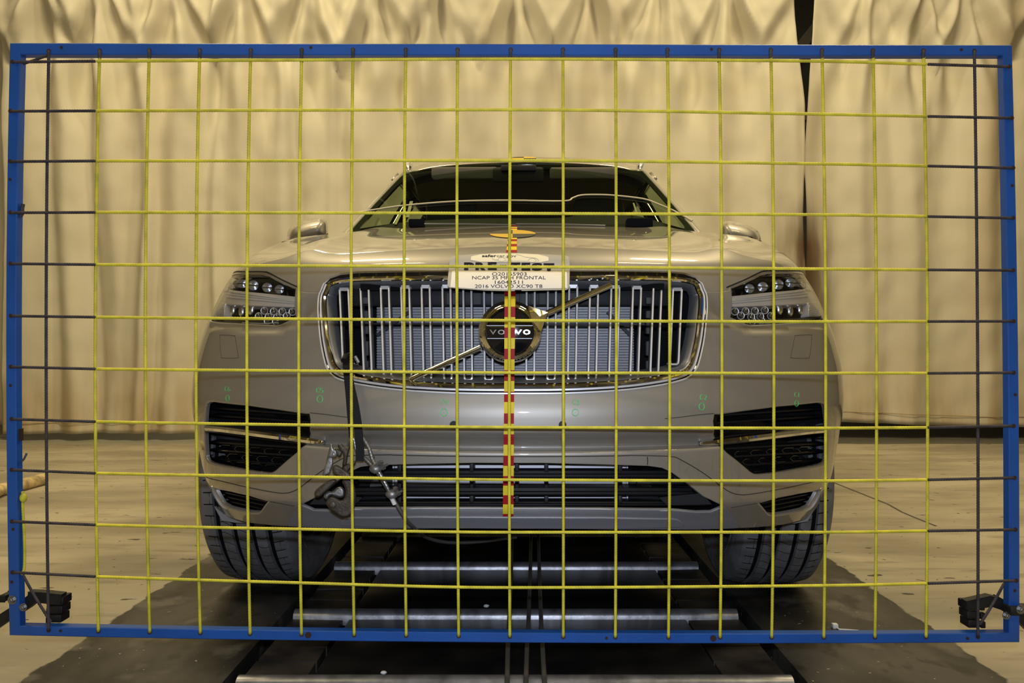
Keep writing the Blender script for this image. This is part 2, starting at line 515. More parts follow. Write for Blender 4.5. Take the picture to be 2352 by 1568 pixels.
for y in BARS:
    prof = [(-.024, -.03), (.024, -.03), (.023, -.006), (.019, .001), (.012, .006), (.004, .0085), (-.004, .0085), (-.012, .006), (-.019, .001), (-.023, -.006)]
    MB().sweep([V((TO - TX + .03, y, 0)), V((TO + TX - .03, y, 0))], prof).build('cross_bar', M['bar'], floor)
MB().box((TO - TX, FY0, -.08), (TO + TX, FY1, -.046)).build('trench_bed', M['void'], floor, False)

# crack in the paint, right of the car
cp = [FL(*p) for p in ((1917, 1109), (1950, 1122), (2000, 1142), (2040, 1158), (2072, 1176), (2110, 1192), (2150, 1208))]
MB().sweep([p + V((0, 0, .0008)) for p in cp], [(-.006, 0), (.006, 0), (.004, .001), (-.004, .001)]).build('floor_crack', mat('crack_dirt', (0.09, 0.075, 0.06), 0, .9), floor)

# walls and ceiling of the hall
def wall(name, a, b, m):
    o = MB().box(a, b).build(name, m, None, False); return tag(o, kind='structure')


wall('wall_back', (-FX, FY1, 0), (FX, FY1 + .2, 6.2), M['backdark'])
wall('wall_front', (-FX, FY0 - .2, 0), (FX, FY0, 6.2), M['wallgrey'])
wall('wall_left', (-FX - .2, FY0, 0), (-FX, FY1, 6.2), M['wallgrey'])
wall('wall_right', (FX, FY0, 0), (FX + .2, FY1, 6.2), M['wallgrey'])
ceil = wall('ceiling', (-FX, FY0, 6.0), (FX, FY1, 6.2), M['ceiling'])
for x, y, LAMP_Z in HIGHBAY_AND_FILL:  # the added fill lamp behind the curtain gets the same housing
    m = MB()
    m.box((x - .75, y - .36, LAMP_Z - .02), (x + .75, y + .36, LAMP_Z + .04))
    for sx in (-1, 1): m.box((x + sx * .75 - .02, y - .36, LAMP_Z - .14), (x + sx * .75 + .02, y + .36, LAMP_Z))
    for sy in (-1, 1): m.box((x - .75, y + sy * .36 - .02, LAMP_Z - .14), (x + .75, y + sy * .36 + .02, LAMP_Z))
    for sx in (-.5, .5): m.cyl((x + sx, y, LAMP_Z + .03), (x + sx, y, 6.01), .012, 8)
    m.build('lamp_housing', M['housing'], ceil, False)
m = MB().bbox((-2.2, 7.07, 3.90), (-1.3, 7.20, 4.16), .02)
for sx in (-2.0, -1.5): m.cyl((sx, 7.15, 4.10), (sx, 7.15, 6.01), .012, 8)
m.build('lamp_housing', M['housing'], ceil, False)
# a slanting truss brace behind the join of the curtains
bw = MB()
bw.sweep([V((2.2, 9.6, 2.9)), V((4.2, 9.6, 5.4))], [(-.06, -.06), (.06, -.06), (.06, .06), (-.06, .06)])
bw.sweep([V((2.0, 9.7, 3.45)), V((4.4, 9.7, 3.5))], [(-.05, -.05), (.05, -.05), (.05, .05), (-.05, .05)])
tag(bw.build('truss_brace', M['truss'], None, False), 'dark steel truss brace seen through the slit between the curtains', 'truss')

# ------------------------------------------------------------------ curtains
D1 = 6.60


def fold_set(seed, x0, x1, amp, n):
    rnd = random.Random(seed); F_ = []
    x = x0
    while x < x1:
        w = rnd.uniform(.05, .14); F_.append((x, w, rnd.choice((-1, 1)) * rnd.uniform(.5, 1) * amp, rnd.uniform(-.03, .03), rnd.uniform(.2, 1)))
        x += rnd.uniform(*n)
    return F_


def px2x(px, d=D1): return (px - CX) * d / FP


PLEATS = [(35, 1.0), (175, 1.0), (335, .7), (490, 1.0), (630, .7), (785, .9), (945, 1.0), (1100, .9), (1270, .6), (1420, .8), (1590, .5), (1745, .9)]
PLEATS_R = [(1960, .6), (2085, .5), (2160, .7), (2330, 1.0)]


def pouch(x, z, pl, zt):
    o = 0.0
    xs = [px2x(q[0]) for q in pl]
    for a, b in zip(xs, xs[1:]):
        h = (a + b) / 2 + .06 * sin(a * 9)
        dx = x - h; dz = zt + .16 - z
        if abs(dx) < .75 and dz < 2.6:
            an = math.atan2(dx, dz); rr = math.hypot(dx, dz)
            o += .055 * cos(an * 17 + a * 5) * smooth((rr - .1) / .5) * smooth((2.5 - rr) / 2.0) * smooth((.62 - abs(an)) / .45)
    for i, (px, k) in enumerate(pl):
        m = px2x(px); zb = zt - .72 + .35 * (1 - k) + .12 * sin(i * 2.3)
        dx = abs(x - m)
        if dx > .42: continue
        line = zb + dx * 1.55
        g = clamp((z - line) / .22)
        o += .13 * k * smooth(g) * smooth((.42 - dx) / .30)
        # sharp hanging crease below the pouch
        o -= .05 * k * math.exp(-(dx / .05)**2) * smooth((z - zb + .9) / .9) * (1 if z < line else .3)
    return o


LEFTFOLDS = [(60, .10, .07), (120, .05, -.05), (165, .09, .11), (215, .05, -.06), (258, .10, .08), (332, .06, .12), (352, .05, -.05), (395, .10, .07), (470, .10, -.07), (505, .045, .09),
             (560, .08, .07), (640, .10, .12), (672, .05, -.07), (730, .07, .05), (775, .05, .07), (850, .10, .05), (915, .06, -.045), (1000, .12, .05), (1080, .08, -.04),
             (1150, .06, .045), (1240, .10, .05), (1330, .06, -.04), (1400, .10, .05), (1500, .07, .04), (1580, .10, -.05), (1660, .06, .05), (1760, .08, .05), (1815, .05, .04)]
RIGHTFOLDS = [(1880, .06, .05), (1930, .10, -.05), (2000, .08, .04), (2060, .07, -.05), (2105, .08, .06), (2190, .14, -.06), (2290, .10, .05), (2340, .08, -.06)]


def curtain(name, ledge, redge, dbase, zt, hem, folds, pl, label, material, nu, nv, curve=None):
    def fn(s, t):
        z = lerp(hem(s), zt, t)
        x = lerp(ledge(z), redge(z), s)
        o = 0.0
        for px, w, a in folds:
            c = px2x(px) + .05 * sin(z * 1.3 + px)
            q = (x - c) / w
            if abs(q) < 4: o += .82 * a * math.exp(-q * q) * (.75 + .25 * sin(z * 1.1 + px * .7))
        o += .02 * noise.noise(V((x * 2.2, 0, z * .8))) * 2
        o += .010 * noise.noise(V((x * 7, 3, z * 5))) + .012 * noise.noise(V((x * 4, 8, z * 9))) * smooth((z - 2.6) / .7)
        o += pouch(x, z, pl, zt)
        o += (curve(x) if curve else 0)
        return V((x, dbase - o, z))
    vs, fs = ngrid(fn, nu, nv)
    top = (nu + 1) * nv
    # thickness: a folded hem along the bottom
    o = mk(name, vs, fs, material, None)
    sd = o.modifiers.new('cloth', 'SOLIDIFY'); sd.thickness = .004; sd.offset = 1
    tag(o, label, 'curtain')
    hp = [fn(i / nu, .0) + V((0, -.004, .085)) for i in range(nu + 1)]
    MB().tube(hp, .0022, 4).build('hem_seam', mat(name + '_seam', (0.36, 0.25, 0.11), 0, .8), o)
    return o


zt = 3.72
edgeL = table([(0.04, 2.36), (1.1, 2.328), (1.44, 2.305), (1.79, 2.290), (2.07, 2.297), (2.25, 2.306), (2.64, 2.303), (3.2, 2.237), (3.55, 2.21), (3.8, 2.19)])
curtain('curtain', lambda z: -4.16, edgeL, D1, zt, lambda s: .05 + .012 * sin(s * 9) - .02 * s, LEFTFOLDS, PLEATS,
        'wide cream canvas curtain with heavy folds behind the car', M['curtain'], 420, 110)
edgeR = table([(0.04, 2.34), (1.0, 2.325), (1.25, 2.333), (1.44, 2.352), (1.79, 2.358), (2.07, 2.352), (2.25, 2.338), (2.64, 2.347), (3.2, 2.383), (3.55, 2.404), (3.8, 2.42)])
curtain('curtain', edgeR, lambda z: 5.2, D1 + .12, zt, lambda s: .125 - .035 * s + .012 * sin(s * 7 + 1), RIGHTFOLDS, PLEATS_R,
        'smoother stained cream canvas curtain hanging right of the dark slit', M['curtain3'], 200, 90)
curtain('curtain', lambda z: -5.4, lambda z: -4.02, D1 + .30, zt, lambda s: .07 + .03 * s, [(20, .1, .06), (-60, .1, -.05)], [(-40, 1.0)],
        'narrow cream canvas curtain strip at the far left beyond the blue post', M['curtain2'], 60, 70)
# rail the curtains hang from
tag(MB().cyl((-5.5, D1 + .05, zt + .10), (5.3, D1 + .05, zt + .10), .03, 12).build('curtain_rail', M['truss'], None), 'dark steel rail along the top of the cream curtains', 'rail')

# ------------------------------------------------------------------ the car: front surface described in its own space
# u to its side (picture right), v from the nose backward, z up
CO = V((-0.02, 1.80, 0.0)); CA = 0.0194
car = empty('car', CO, -CA, 'champagne metallic family car with a tall slatted grille parked behind the rope frame', 'car')
MC = Matrix.Translation(CO) @ Matrix.Rotation(-CA, 4, 'Z')
MCI = MC.inverted()
bpy.context.view_layer.update()
CAMP = V((0, 0, H))


def LW(p): return MC @ V(p)                 # car space to world


def LD(px, py, d): return MCI @ W(px, py, d)


def LV(px, py, v):                           # pixel to the car-space plane at distance v behind the nose
    a = MCI @ CAMP; b = MCI @ W(px, py, 1.0)
    t = (v - a.y) / (b.y - a.y)
    return a + (b - a) * t


def proj(p):                                 # car space to pixel
    w = MC @ V(p)
    return CX + w.x * FP / w.y, CY - (w.z - H) * FP / w.y


WT = table([(.18, .86), (.30, .912), (.39, .930), (.49, .946), (.60, .957), (.68, .960), (.75, .952), (.824, .934), (.90, .908), (.95, .885), (1.0, .855), (1.05, .83)])
VC = table([(.18, .16), (.30, .075), (.345, .045), (.392, .018), (.45, .016), (.50, .010), (.53, .006), (.57, .0), (.60, -.001), (.655, .012), (.75, .037), (.85, .064), (.92, .088), (.96, .106), (1.02, .14)])
FOLD = table([(.40, .0), (.495, .0), (.512, .0), (.519, .004), (.5255, .028), (.540, .020), (.556, .004), (.566, 0), (.60, .0)])
LQ = .72


LAMPB = None


def FS(th, z, off=0.0):
    s = abs(sin(th)); w = WT(z)
    a = abs(th)
    fade = 1 - smooth((a - radians(25)) / radians(14))
    rc = 0.0
    if LAMPB and LAMPB[1] < a < LAMPB[2]:
        zb = LAMPB[0](a); t = (zb - z) / .021
        k = smooth((a - LAMPB[1]) / .06) * smooth((LAMPB[2] - a) / .10)
        rc = .015 * k * (smooth(1 - t) if t > 0 else smooth(1 + (zb - z) / .05))
    v = VC(z) + rc + LQ * (1 - cos(th)) + off + (FOLD(z) * fade if .40 < z < .60 else 0)
    return V(((1 if th >= 0 else -1) * w * s ** (2 / 2.2), v, z))


PIXC = {}


def pix(px, py, off=0.0):                    # pixel to (theta, z) on the front surface
    key = (px, py, off)
    if key in PIXC: return PIXC[key]
    a = MCI @ CAMP; b = MCI @ W(px, py, 1.0) - a

    def e(d):
        p = a + b * d; w = WT(p.z); q = abs(p.x) / w
        if q >= 1: return -1.0 * (q - 1) - 1e-6, p, pi / 2
        th = math.asin(min(1, q ** 1.1))
        return FS(th, p.z, off).y - p.y, p, th
    d = 1.66; prev = e(d); best = None
    while d < 2.75:
        d2 = d + .012; cur = e(d2)
        if prev[0] > 0 and cur[0] <= 0:
            lo, hi = d, d2
            for _ in range(24):
                mid = (lo + hi) / 2
                if e(mid)[0] > 0: lo = mid
                else: hi = mid
            best = e(hi); break
        prev = cur; d = d2
    if best is None:
        best = min((e(1.7 + i * .01) for i in range(100)), key=lambda r: abs(r[0]))
    r = (math.copysign(best[2], best[1].x), best[1].z)
    PIXC[key] = r
    return r


def half(pts, off=0.0):                      # traced points to |theta|, z
    return [(abs(pix(x, y, off)[0]), pix(x, y, off)[1]) for x, y in pts]


def side(pts, s): return [(s * a, z) for a, z in pts]


def pt_in(p, loop):
    x, y = p; c = False; n = len(loop); j = n - 1
    for i in range(n):
        xi, yi = loop[i]; xj, yj = loop[j]
        if (yi > y) != (yj > y) and x < (xj - xi) * (y - yi) / (yj - yi) + xi: c = not c
        j = i
    return c


def densify(loop, sp, sa, sb):
    out = []; n = len(loop)
    for i in range(n):
        a = loop[i]; b = loop[(i + 1) % n]
        L_ = math.hypot((b[0] - a[0]) * sa, (b[1] - a[1]) * sb)
        k = max(1, int(L_ / sp))
        for j in range(k): out.append((lerp(a[0], b[0], j / k), lerp(a[1], b[1], j / k)))
    return out


def area2(l): return .5 * sum(l[i][0] * l[(i + 1) % len(l)][1] - l[(i + 1) % len(l)][0] * l[i][1] for i in range(len(l)))


def snormal(S, a, b, out=V((0, -1, .3)), e=2e-4):
    n = (S(a + e, b) - S(a - e, b)).cross(S(a, b + e) - S(a, b - e))
    if n.length < 1e-12: n = V(out)
    n.normalize()
    return n if n.dot(out) >= 0 else -n


def panel(name, S, outer, holes, mat_, parent, rows=(), sp=.016, sa=.85, sb=1.0, roll=.002, hroll=.004, depth=.012, hdepth=.03, outdir=None, thin=False):
    loops = [densify(outer, sp, sa, sb)] + [densify(h, sp * .8, sa, sb) for h in holes]
    P = []; E = []; idx = []
    for l in loops:
        k = len(P); n = len(l)
        P += [(a * sa, b * sb) for a, b in l]; E += [(k + i, k + (i + 1) % n) for i in range(n)]; idx.append((k, n))
    sl = [[(a * sa, b * sb) for a, b in l] for l in loops]
    xs = [p[0] for p in sl[0]]; ys = [p[1] for p in sl[0]]
    segs = [(P[i], P[j]) for i, j in E]
    # interior points on a hexagonal lattice, kept clear of the edges
    cell = sp * 2; buck = {}
    for p in P: buck.setdefault((int(p[0] // cell), int(p[1] // cell)), []).append(p)
    for z in rows:
        y = z * sb; x = min(xs)
        while x < max(xs):
            if pt_in((x, y), sl[0]) and not any(pt_in((x, y), h) for h in sl[1:]):
                ci, cj = int(x // cell), int(y // cell)
                if all((q[0] - x)**2 + (q[1] - y)**2 > (sp * .2)**2 for i in (-1, 0, 1) for j in (-1, 0, 1) for q in buck.get((ci + i, cj + j), ())): P.append((x, y))
            x += sp
    row = 0; y = min(ys)
    while y < max(ys):
        x = min(xs) + (sp / 2 if row % 2 else 0)
        while x < max(xs):
            if not any(abs(y - z * sb) < sp * .45 for z in rows) and pt_in((x, y), sl[0]) and not any(pt_in((x, y), h) for h in sl[1:]):
                ci, cj = int(x // cell), int(y // cell)
                if all((q[0] - x)**2 + (q[1] - y)**2 > (sp * .6)**2 for i in (-1, 0, 1) for j in (-1, 0, 1) for q in buck.get((ci + i, cj + j), ())):
                    P.append((x, y))
            x += sp
        y += sp * .866; row += 1
    r = delaunay_2d_cdt([V(p) for p in P], E, [], 0, 1e-7)
    vv, ff = r[0], r[2]
    prm = [(v.x / sa, v.y / sb) for v in vv]
    faces = []
    for f in ff:
        c = (sum(vv[i].x for i in f) / 3, sum(vv[i].y for i in f) / 3)
        if pt_in(c, sl[0]) and not any(pt_in(c, h) for h in sl[1:]): faces.append(tuple(f))

    def od(p):
        if outdir: return V(outdir)
        return V((p.x * .8, -1, .3))
    verts = [S(a, b) for a, b in prm]; nrm = []
    for (a, b), p in zip(prm, verts): nrm.append(snormal(S, a, b, od(p)))
    # make the faces agree with the normals
    fixed = []
    for f in faces:
        n = (verts[f[1]] - verts[f[0]]).cross(verts[f[2]] - verts[f[0]])
        fixed.append(f if n.dot(nrm[f[0]]) >= 0 else f[::-1])
    faces = fixed
    for li, l in enumerate(loops):           # rolled edges
        n = len(l); ccw = area2(l) > 0
        rr = roll if li == 0 else hroll; dp = depth if li == 0 else hdepth
        angs = [0, 40, 90] if rr < .003 else [0, 25, 50, 72, 90]
        K = len(angs) + 1; base = len(verts)
        for i in range(n):
            a, b = l[i]; p = S(a, b); nn = snormal(S, a, b, od(p))
            pa = l[i - 1]; pb = l[(i + 1) % n]
            tx, ty = (pb[0] - pa[0]) * sa, (pb[1] - pa[1]) * sb
            ln = math.hypot(tx, ty) or 1
            ox, oy = (ty / ln, -tx / ln) if ccw else (-ty / ln, tx / ln)
            if li: ox, oy = -ox, -oy
            e = 1e-3
            lat = S(a + ox * e / sa, b + oy * e / sb) - p
            lat -= nn * lat.dot(nn)
            if lat.length < 1e-9: lat = V((0, 0, 1))
            lat.normalize()
            for g in angs:
                g = radians(g); verts.append(p + lat * rr * sin(g) - nn * rr * (1 - cos(g))); nrm.append((nn * cos(g) + lat * sin(g)).normalized())
            verts.append(p + lat * rr - nn * (rr + dp)); nrm.append(lat)
        for i in range(n):
            j = (i + 1) % n
            for k in range(K - 1):
                f = (base + i * K + k, base + j * K + k, base + j * K + k + 1, base + i * K + k + 1)
                q = (verts[f[1]] - verts[f[0]]).cross(verts[f[2]] - verts[f[0]])
                if q.length < 1e-14: q = (verts[f[2]] - verts[f[0]]).cross(verts[f[3]] - verts[f[0]])
                faces.append(f if q.dot(nrm[f[0]] + nrm[f[2]]) >= 0 else f[::-1])
    return mk(name, verts, faces, mat_, parent, True, nrm)


# ---- traced outlines (left half of the picture, or the right half mirrored)
HOODEDGE = [(526, 623), (564, 622.5), (604, 622.5), (622, 627), (652, 643), (681, 656.5), (685, 667), (705, 669.5), (733, 670), (738, 661), (743, 649), (757, 635.5), (782, 627), (818, 623), (900, 621), (1020, 620), (1100, 619.5)]
GRILLE = [(1100, 620.5), (1020, 621.5), (900, 622), (818, 624.5), (782, 628.5), (757, 637), (744, 650), (737, 666), (731.5, 680), (729.6, 706), (731.5, 744), (736, 788), (745, 832), (753, 851), (767, 866), (788, 875), (830, 885), (900, 895), (980, 901), (1080, 904.5)]
LAMP = [(517, 631), (522, 627), (564, 626), (604, 626), (619, 630), (652, 647), (681, 659.5), (681.5, 731), (668, 737.5), (645, 748), (633, 750.6), (555, 746), (497, 742.4), (484, 740), (479.5, 734), (479, 725), (482, 703), (486, 685), (494, 668), (503, 652), (509, 641)]
FOG = [(468.5, 954), (470.5, 932), (473, 923), (480, 918.6), (490, 918.4), (570, 927), (640, 937), (712, 947.7), (715.3, 965), (716.6, 1000), (709, 1017), (685, 1041), (634, 1084), (626, 1089), (616, 1090.8), (592, 1088.6), (527, 1076.7), (482, 1066), (476, 1062), (471.4, 1051), (468.5, 1008)]
CORNER = [(489, 1118), (530, 1127), (570, 1136), (620, 1151.5), (600, 1178), (594, 1181.5), (578, 1181), (527, 1169), (513, 1160), (500, 1139)]
OPENING_R = [(1653, 1169.5), (1616, 1138), (1579.5, 1109), (1553, 1090), (1541, 1082), (1521, 1073), (1488, 1068.5), (1380, 1065), (1250, 1062)]
LOWER_L = [(459, 1076), (462, 1095), (468, 1117), (481, 1143), (498.5, 1167), (516, 1182), (540, 1191), (570, 1199), (659, 1207.5)]
SEAM_LIP = [(662, 1203), (671, 1182), (688, 1159)]
mirror_loop = lambda h: side(h, -1) + [(a, z) for a, z in reversed(h)]

lb_ = sorted(half([(483, 741), (497, 743.5), (555, 748), (633, 752.5), (645, 750), (668, 739), (681, 732.5), (692, 726)]))
lbt = table(lb_)
LAMPB = (lbt, lb_[0][0] - .06, lb_[-1][0] + .02); PIXC.clear()
hood_h = half(HOODEDGE); grille_h = half(GRILLE); lamp_h = half(LAMP); fog_h = half(FOG); corner_h = half(CORNER)
open_h = half(OPENING_R); low_h = half(LOWER_L); seam_h = half(SEAM_LIP)
TH = hood_h[0][0]                            # plan angle of the hood's side edge
gloop = mirror_loop(grille_h)


def shrink(loop, d, sa=.85, sb=1.0):         # inset a loop by d metres
    n = len(loop); out = []; ccw = area2(loop) > 0
    for i in range(n):
        a = loop[i - 1]; b = loop[(i + 1) % n]
        tx, ty = (b[0] - a[0]) * sa, (b[1] - a[1]) * sb; L_ = math.hypot(tx, ty) or 1
        nx, ny = (-ty / L_, tx / L_) if ccw else (ty / L_, -tx / L_)
        out.append((loop[i][0] + nx * d / sa, loop[i][1] + ny * d / sb))
    return out


# bumper and front wings in one painted skin
top_h = [(a, z - .003) for a, z in hood_h]
topline = [(pi / 2, .965)] + [(TH + .10, hood_h[0][1] + .004), (TH + .02, hood_h[0][1])] + [q for q in top_h[:9]]
gl_side = grille_h[8:]                       # the grille's flank and underside
lower = [(pi / 2, low_h[0][1])] + low_h[1:] + seam_h
halfloop = topline + gl_side                 # from the wing over the lamp to the grille, down round it to the middle
under = lower + open_h[1:]
outer = side(halfloop, -1) + [(a, z) for a, z in reversed(halfloop)]          # left wing .. grille .. right wing
outer += [(a, z) for a, z in under] + side(list(reversed(under)), -1)
bumper = panel('bumper', FS, outer, [side(lamp_h, s) for s in (-1, 1)] + [side(fog_h, s) for s in (-1, 1)] + [side(corner_h, s) for s in (-1, 1)],
               M['paint'], car, rows=(.572, .566, .561, .556, .551, .546, .541, .537, .533, .529, .5265, .524, .522, .5205, .519, .517, .514, .511, .506), sp=.014, hroll=.005, hdepth=.006)

# seams in the skin: thin dark grooves
m_seam = mat('seam_shadow', (0.03, 0.026, 0.02), 0, .8)


def groove(pts, name='seam', r=.0011, off=-.0002, s=None, parent=bumper, m=m_seam, dense=4):
    q = [pix(x, y) for x, y in pts]
    if s is not None: q = [(s * abs(a), z) for a, z in q]
    q = catmull(q, dense)
    return MB().tube([FS(a, z, off) for a, z in q], r, 5).build(name, m, parent)


SEAM1 = [(473, 1095), (511, 1105), (570, 1119), (635, 1131), (655, 1132), (672, 1128.5), (692, 1117), (741, 1080), (790, 1051), (806, 1046.5), (830, 1045), (900, 1044)]
for s in (-1, 1): groove(SEAM1, s=s)
q = [(-abs(a), z) for a, z in half(SEAM1)][-1]; q2 = (abs(q[0]), q[1])
MB().tube([FS(lerp(q[0], q2[0], t / 12), q[1] - .0005, -.0002) for t in range(13)], .0011, 5).build('seam', m_seam, bumper)
for s in (-1, 1):
    groove([(1487, 1049), (1487.5, 1057), (1487, 1067)], s=s, dense=3)
    groove([(712, 947.7), (745, 951), (790, 957), (820, 960)], s=s, r=.0008)
    groove([(620, 1151.5), (650, 1157), (676, 1162)], s=s, r=.0007)
    # headlamp-washer cover outline
    c = [(507, 769), (536, 770.5), (540, 774), (544, 798), (547, 818), (544, 821.5), (512, 821.5), (508, 817), (505, 775)]
    qq = catmull([(s * abs(pix(x, y)[0]), pix(x, y)[1]) for x, y in c], 4, True)
    MB().tube([FS(a, z, -.0001) for a, z in qq], .00055, 5, True).build('washer_cover_seam', m_seam, bumper)
for x in (1042, 1292):
    a, z = pix(x, 975); p = FS(a, z)
    MB().cyl(p + V((0, .004, 0)), p + V((0, -.004, 0)), .0085, 18).build('parking_sensor', M['black'], bumper)

# ---- hood
def zt_(th): return .942 + .050 * (abs(th) / radians(75))**2


def HS(th, q):                               # theta, height below the crease line, then run length over the top
    zt2 = zt_(th)
    if q <= zt2: return FS(th, q)
    t = min(1.15, q - zt2)
    p0 = FS(th, zt2); tg = (p0 - FS(th, zt2 - .004)).normalized()
    s = abs(sin(th)) / sin(TH)
    sg = 1 if th >= 0 else -1
    p3 = V((sg * .862 * s ** .92, 1.27 + .06 * s * s, 1.205 - .035 * s**2.2))
    p1 = p0 + tg * .072
    p2 = p3 - V((-sg * .02 * s, .78 - .42 * s, .125 - .04 * s))
    p = p0 * (1 - t)**3 + p1 * (3 * t * (1 - t)**2) + p2 * (3 * t * t * (1 - t)) + p3 * t**3
    # two raised character lines running back from the grille's corners
    k = math.exp(-((s - .60) / .07)**2) * .010 * smooth(t / .25)
    p.z += k
    return p


hl = side(hood_h, -1) + [(a, z) for a, z in reversed(hood_h)]
rear = zt_(TH) + 1.0
hl += [(TH, lerp(hood_h[0][1], rear, t / 10)) for t in range(1, 10)]
hl += [(lerp(TH, -TH, t / 24), zt_(lerp(TH, -TH, t / 24)) + 1.0) for t in range(0, 25)]
hl += [(-TH, lerp(rear, hood_h[0][1], t / 10)) for t in range(1, 10)]
hood = panel('hood', HS, hl, [], M['paint'], car, sp=.018, roll=.004, depth=.02, outdir=(0, -.6, 1))


def solve(S, px, py, a, b, it=30):           # parameters of the surface point seen at a pixel
    for _ in range(it):
        x, y = proj(S(a, b)); e = 1e-4
        xa, ya = proj(S(a + e, b)); xb, yb = proj(S(a, b + e))
        j11, j21, j12, j22 = (xa - x) / e, (ya - y) / e, (xb - x) / e, (yb - y) / e
        det = j11 * j22 - j12 * j21
        if abs(det) < 1e-6: break
        rx, ry = px - x, py - y
        da, db = (rx * j22 - ry * j12) / det, (ry * j11 - rx * j21) / det
        k = min(1, .12 / max(abs(da), abs(db), 1e-9))
        a += da * k; b += db * k
        if abs(rx) + abs(ry) < .02: break
    return a, b


# ---- wings, doors, roof and the rest of the body
ARCHV, ARCHR, WR = .87, .425, .372


def wside(v, z):
    k = smooth((v - 1.15) / .9)
    wr = table_side(z)
    return lerp(WT(z), wr, k)


table_side = table([(.18, .90), (.35, .94), (.55, .955), (.70, .962), (.95, .945), (1.1, .915), (1.2, .87)])


def shoulder(v): return table([(.5, .955), (.75, .965), (1.0, 1.0), (1.33, 1.08), (2.0, 1.10), (4.7, 1.12)])(v)


def SIDE(v, z, s): return V((s * wside(v, z), v, z))


for s in (-1, 1):
    v0 = LQ + .05
    arch = lambda cv: [(cv + ARCHR * cos(radians(a)), WR + ARCHR * sin(radians(a))) for a in range(0, 181, 9)]
    front = [(x, y) for x, y in reversed(arch(ARCHV)) if x > v0]
    zf = front[0][1]
    loop = [(v0, shoulder(v0))] + [(v0, lerp(shoulder(v0), zf, t / 3)) for t in (1, 2)] + front + [(ARCHV + ARCHR, .26)]
    loop += [(3.85 - ARCHR, .26)] + list(reversed(arch(3.85))) + [(3.85 + ARCHR, .30), (4.43, .40), (4.46, 1.0), (4.40, 1.12)]
    loop += [(lerp(4.4, v0, t / 30), shoulder(lerp(4.4, v0, t / 30))) for t in range(1, 30)]
    panel('body_side', lambda v, z, s=s: SIDE(v, z, s), loop, [], M['paint'], car, sp=.05, sa=1, outdir=(s, 0, 0), roll=.004, depth=.02)
    # rounded shoulder joining the hood's edge to the flank

    def SH(a, b, s=s):
        q = lerp(hood_h[0][1], rear, a)
        A = HS(s * TH, q)
        v = max(A.y, .30)
        if v < v0: B = FS(s * lerp(TH + .02, pi / 2, smooth((v - A.y + .0) / .1) if False else 1.0), min(.965, A.z)); B = V((s * WT(.955), max(v, A.y), .955))
        else: B = SIDE(v, shoulder(v), s)
        C = V((lerp(A.x, B.x, .75), v, lerp(A.z, B.z, .12)))
        return A * (1 - b)**2 + C * (2 * b * (1 - b)) + B * b * b
    vs, fs = ngrid(lambda a, b: SH(a, b) + V((0, 0, -.0015)), 60, 8)
    mk('wing_top', vs, fs, M['paint'], car)

# greenhouse: windscreen, pillars, roof
def WS(px_s, t, s_=None): pass


SCB = table([(0, 1.45), (.3, 1.465), (.55, 1.51), (.735, 1.60)])     # foot of the windscreen: distance back by half-width
def screen(u, t):                            # u in -1..1 across, t 0 foot .. 1 header
    ub = .742 * u; vb = SCB(abs(ub)); zb = 1.205 + .03 * u * u
    uh = .602 * u; vh = 2.12 + .10 * u * u; zh = 1.630 - .016 * u * u
    p = V((lerp(ub, uh, t), lerp(vb, vh, t), lerp(zb, zh, t)))
    return p + V((0, -.004, .004)) * (4 * t * (1 - t)) * (1 - .35 * u * u)


def SCR(a, b): return screen(a, b)


def sq(u0, t0, u1, t1, n=16):
    return ([(lerp(u0, u1, i / n), t0) for i in range(n)] + [(u1, lerp(t0, t1, i / n)) for i in range(n)]
            + [(lerp(u1, u0, i / n), t1) for i in range(n)] + [(u0, lerp(t1, t0, i / n)) for i in range(n)])


ws = panel('windscreen', SCR, sq(-.965, .01, .965, .985), [], M['glass'], car, sp=.05, sa=.74, sb=.9, roll=.001, depth=.003, outdir=(0, -1, 1))
# black printed border of the glass
bord_in = [(-.90, .02), (-.2, .055), (.2, .055), (.90, .02), (.925, .06), (.925, .70), (.90, .86), (.86, .905), (.5, .935), (0, .945), (-.5, .935), (-.86, .905), (-.90, .86), (-.925, .70), (-.925, .06)]
panel('glass_border', lambda a, b: screen(a, b) + V((0, .004, -.004)), sq(-.975, .0, .975, .99), [bord_in], M['border'], ws, sp=.05, sa=.74, sb=.9, roll=.0005, depth=.001, hroll=.0005, hdepth=.001, outdir=(0, -1, 1))

for s in (-1, 1):                            # A pillars from the wing up into the roof
    pts = []; N = 18
    vs = []; nv = 6

    def AP(a, b, s=s):
        t = lerp(-.06, 1.02, a)
        inner = screen(s * .962, t)
        outr = inner + V((s * lerp(.080, .045, a), lerp(.16, .10, a), lerp(-.055, -.035, a)))
        mid = inner + V((s * lerp(.058, .040, a), .02, .012))
        return inner * (1 - b)**2 + mid * (2 * b * (1 - b)) + outr * b * b
    vs, fs = ngrid(AP, 24, nv)
    o = mk('pillar', vs, fs, M['paint'], car)
    sd = o.modifiers.new('t', 'SOLIDIFY'); sd.thickness = .012; sd.offset = -1
    # seal strip with small light reflections along the outside edge
    MB().tube([AP(i / 22, .97) + V((s * .002, 0, .002)) for i in range(21)], .006, 6).build('door_seal', M['satin'], o)


ROOFZ = table([(2.10, 1.627), (2.2, 1.664), (2.32, 1.706), (2.42, 1.730), (2.6, 1.752), (2.9, 1.768), (3.4, 1.76), (4.1, 1.70), (4.36, 1.62)])
ROOFW = table([(2.10, .605), (2.5, .66), (3.2, .68), (4.36, .62)])


def ROOF(a, b):
    v = lerp(2.115, 4.36, b); w = ROOFW(v)
    return V((a * w, v + (.10 * a * a if b < 1 else 0) * (1 - b), ROOFZ(v) - .016 * a * a - .05 * abs(a)**9))


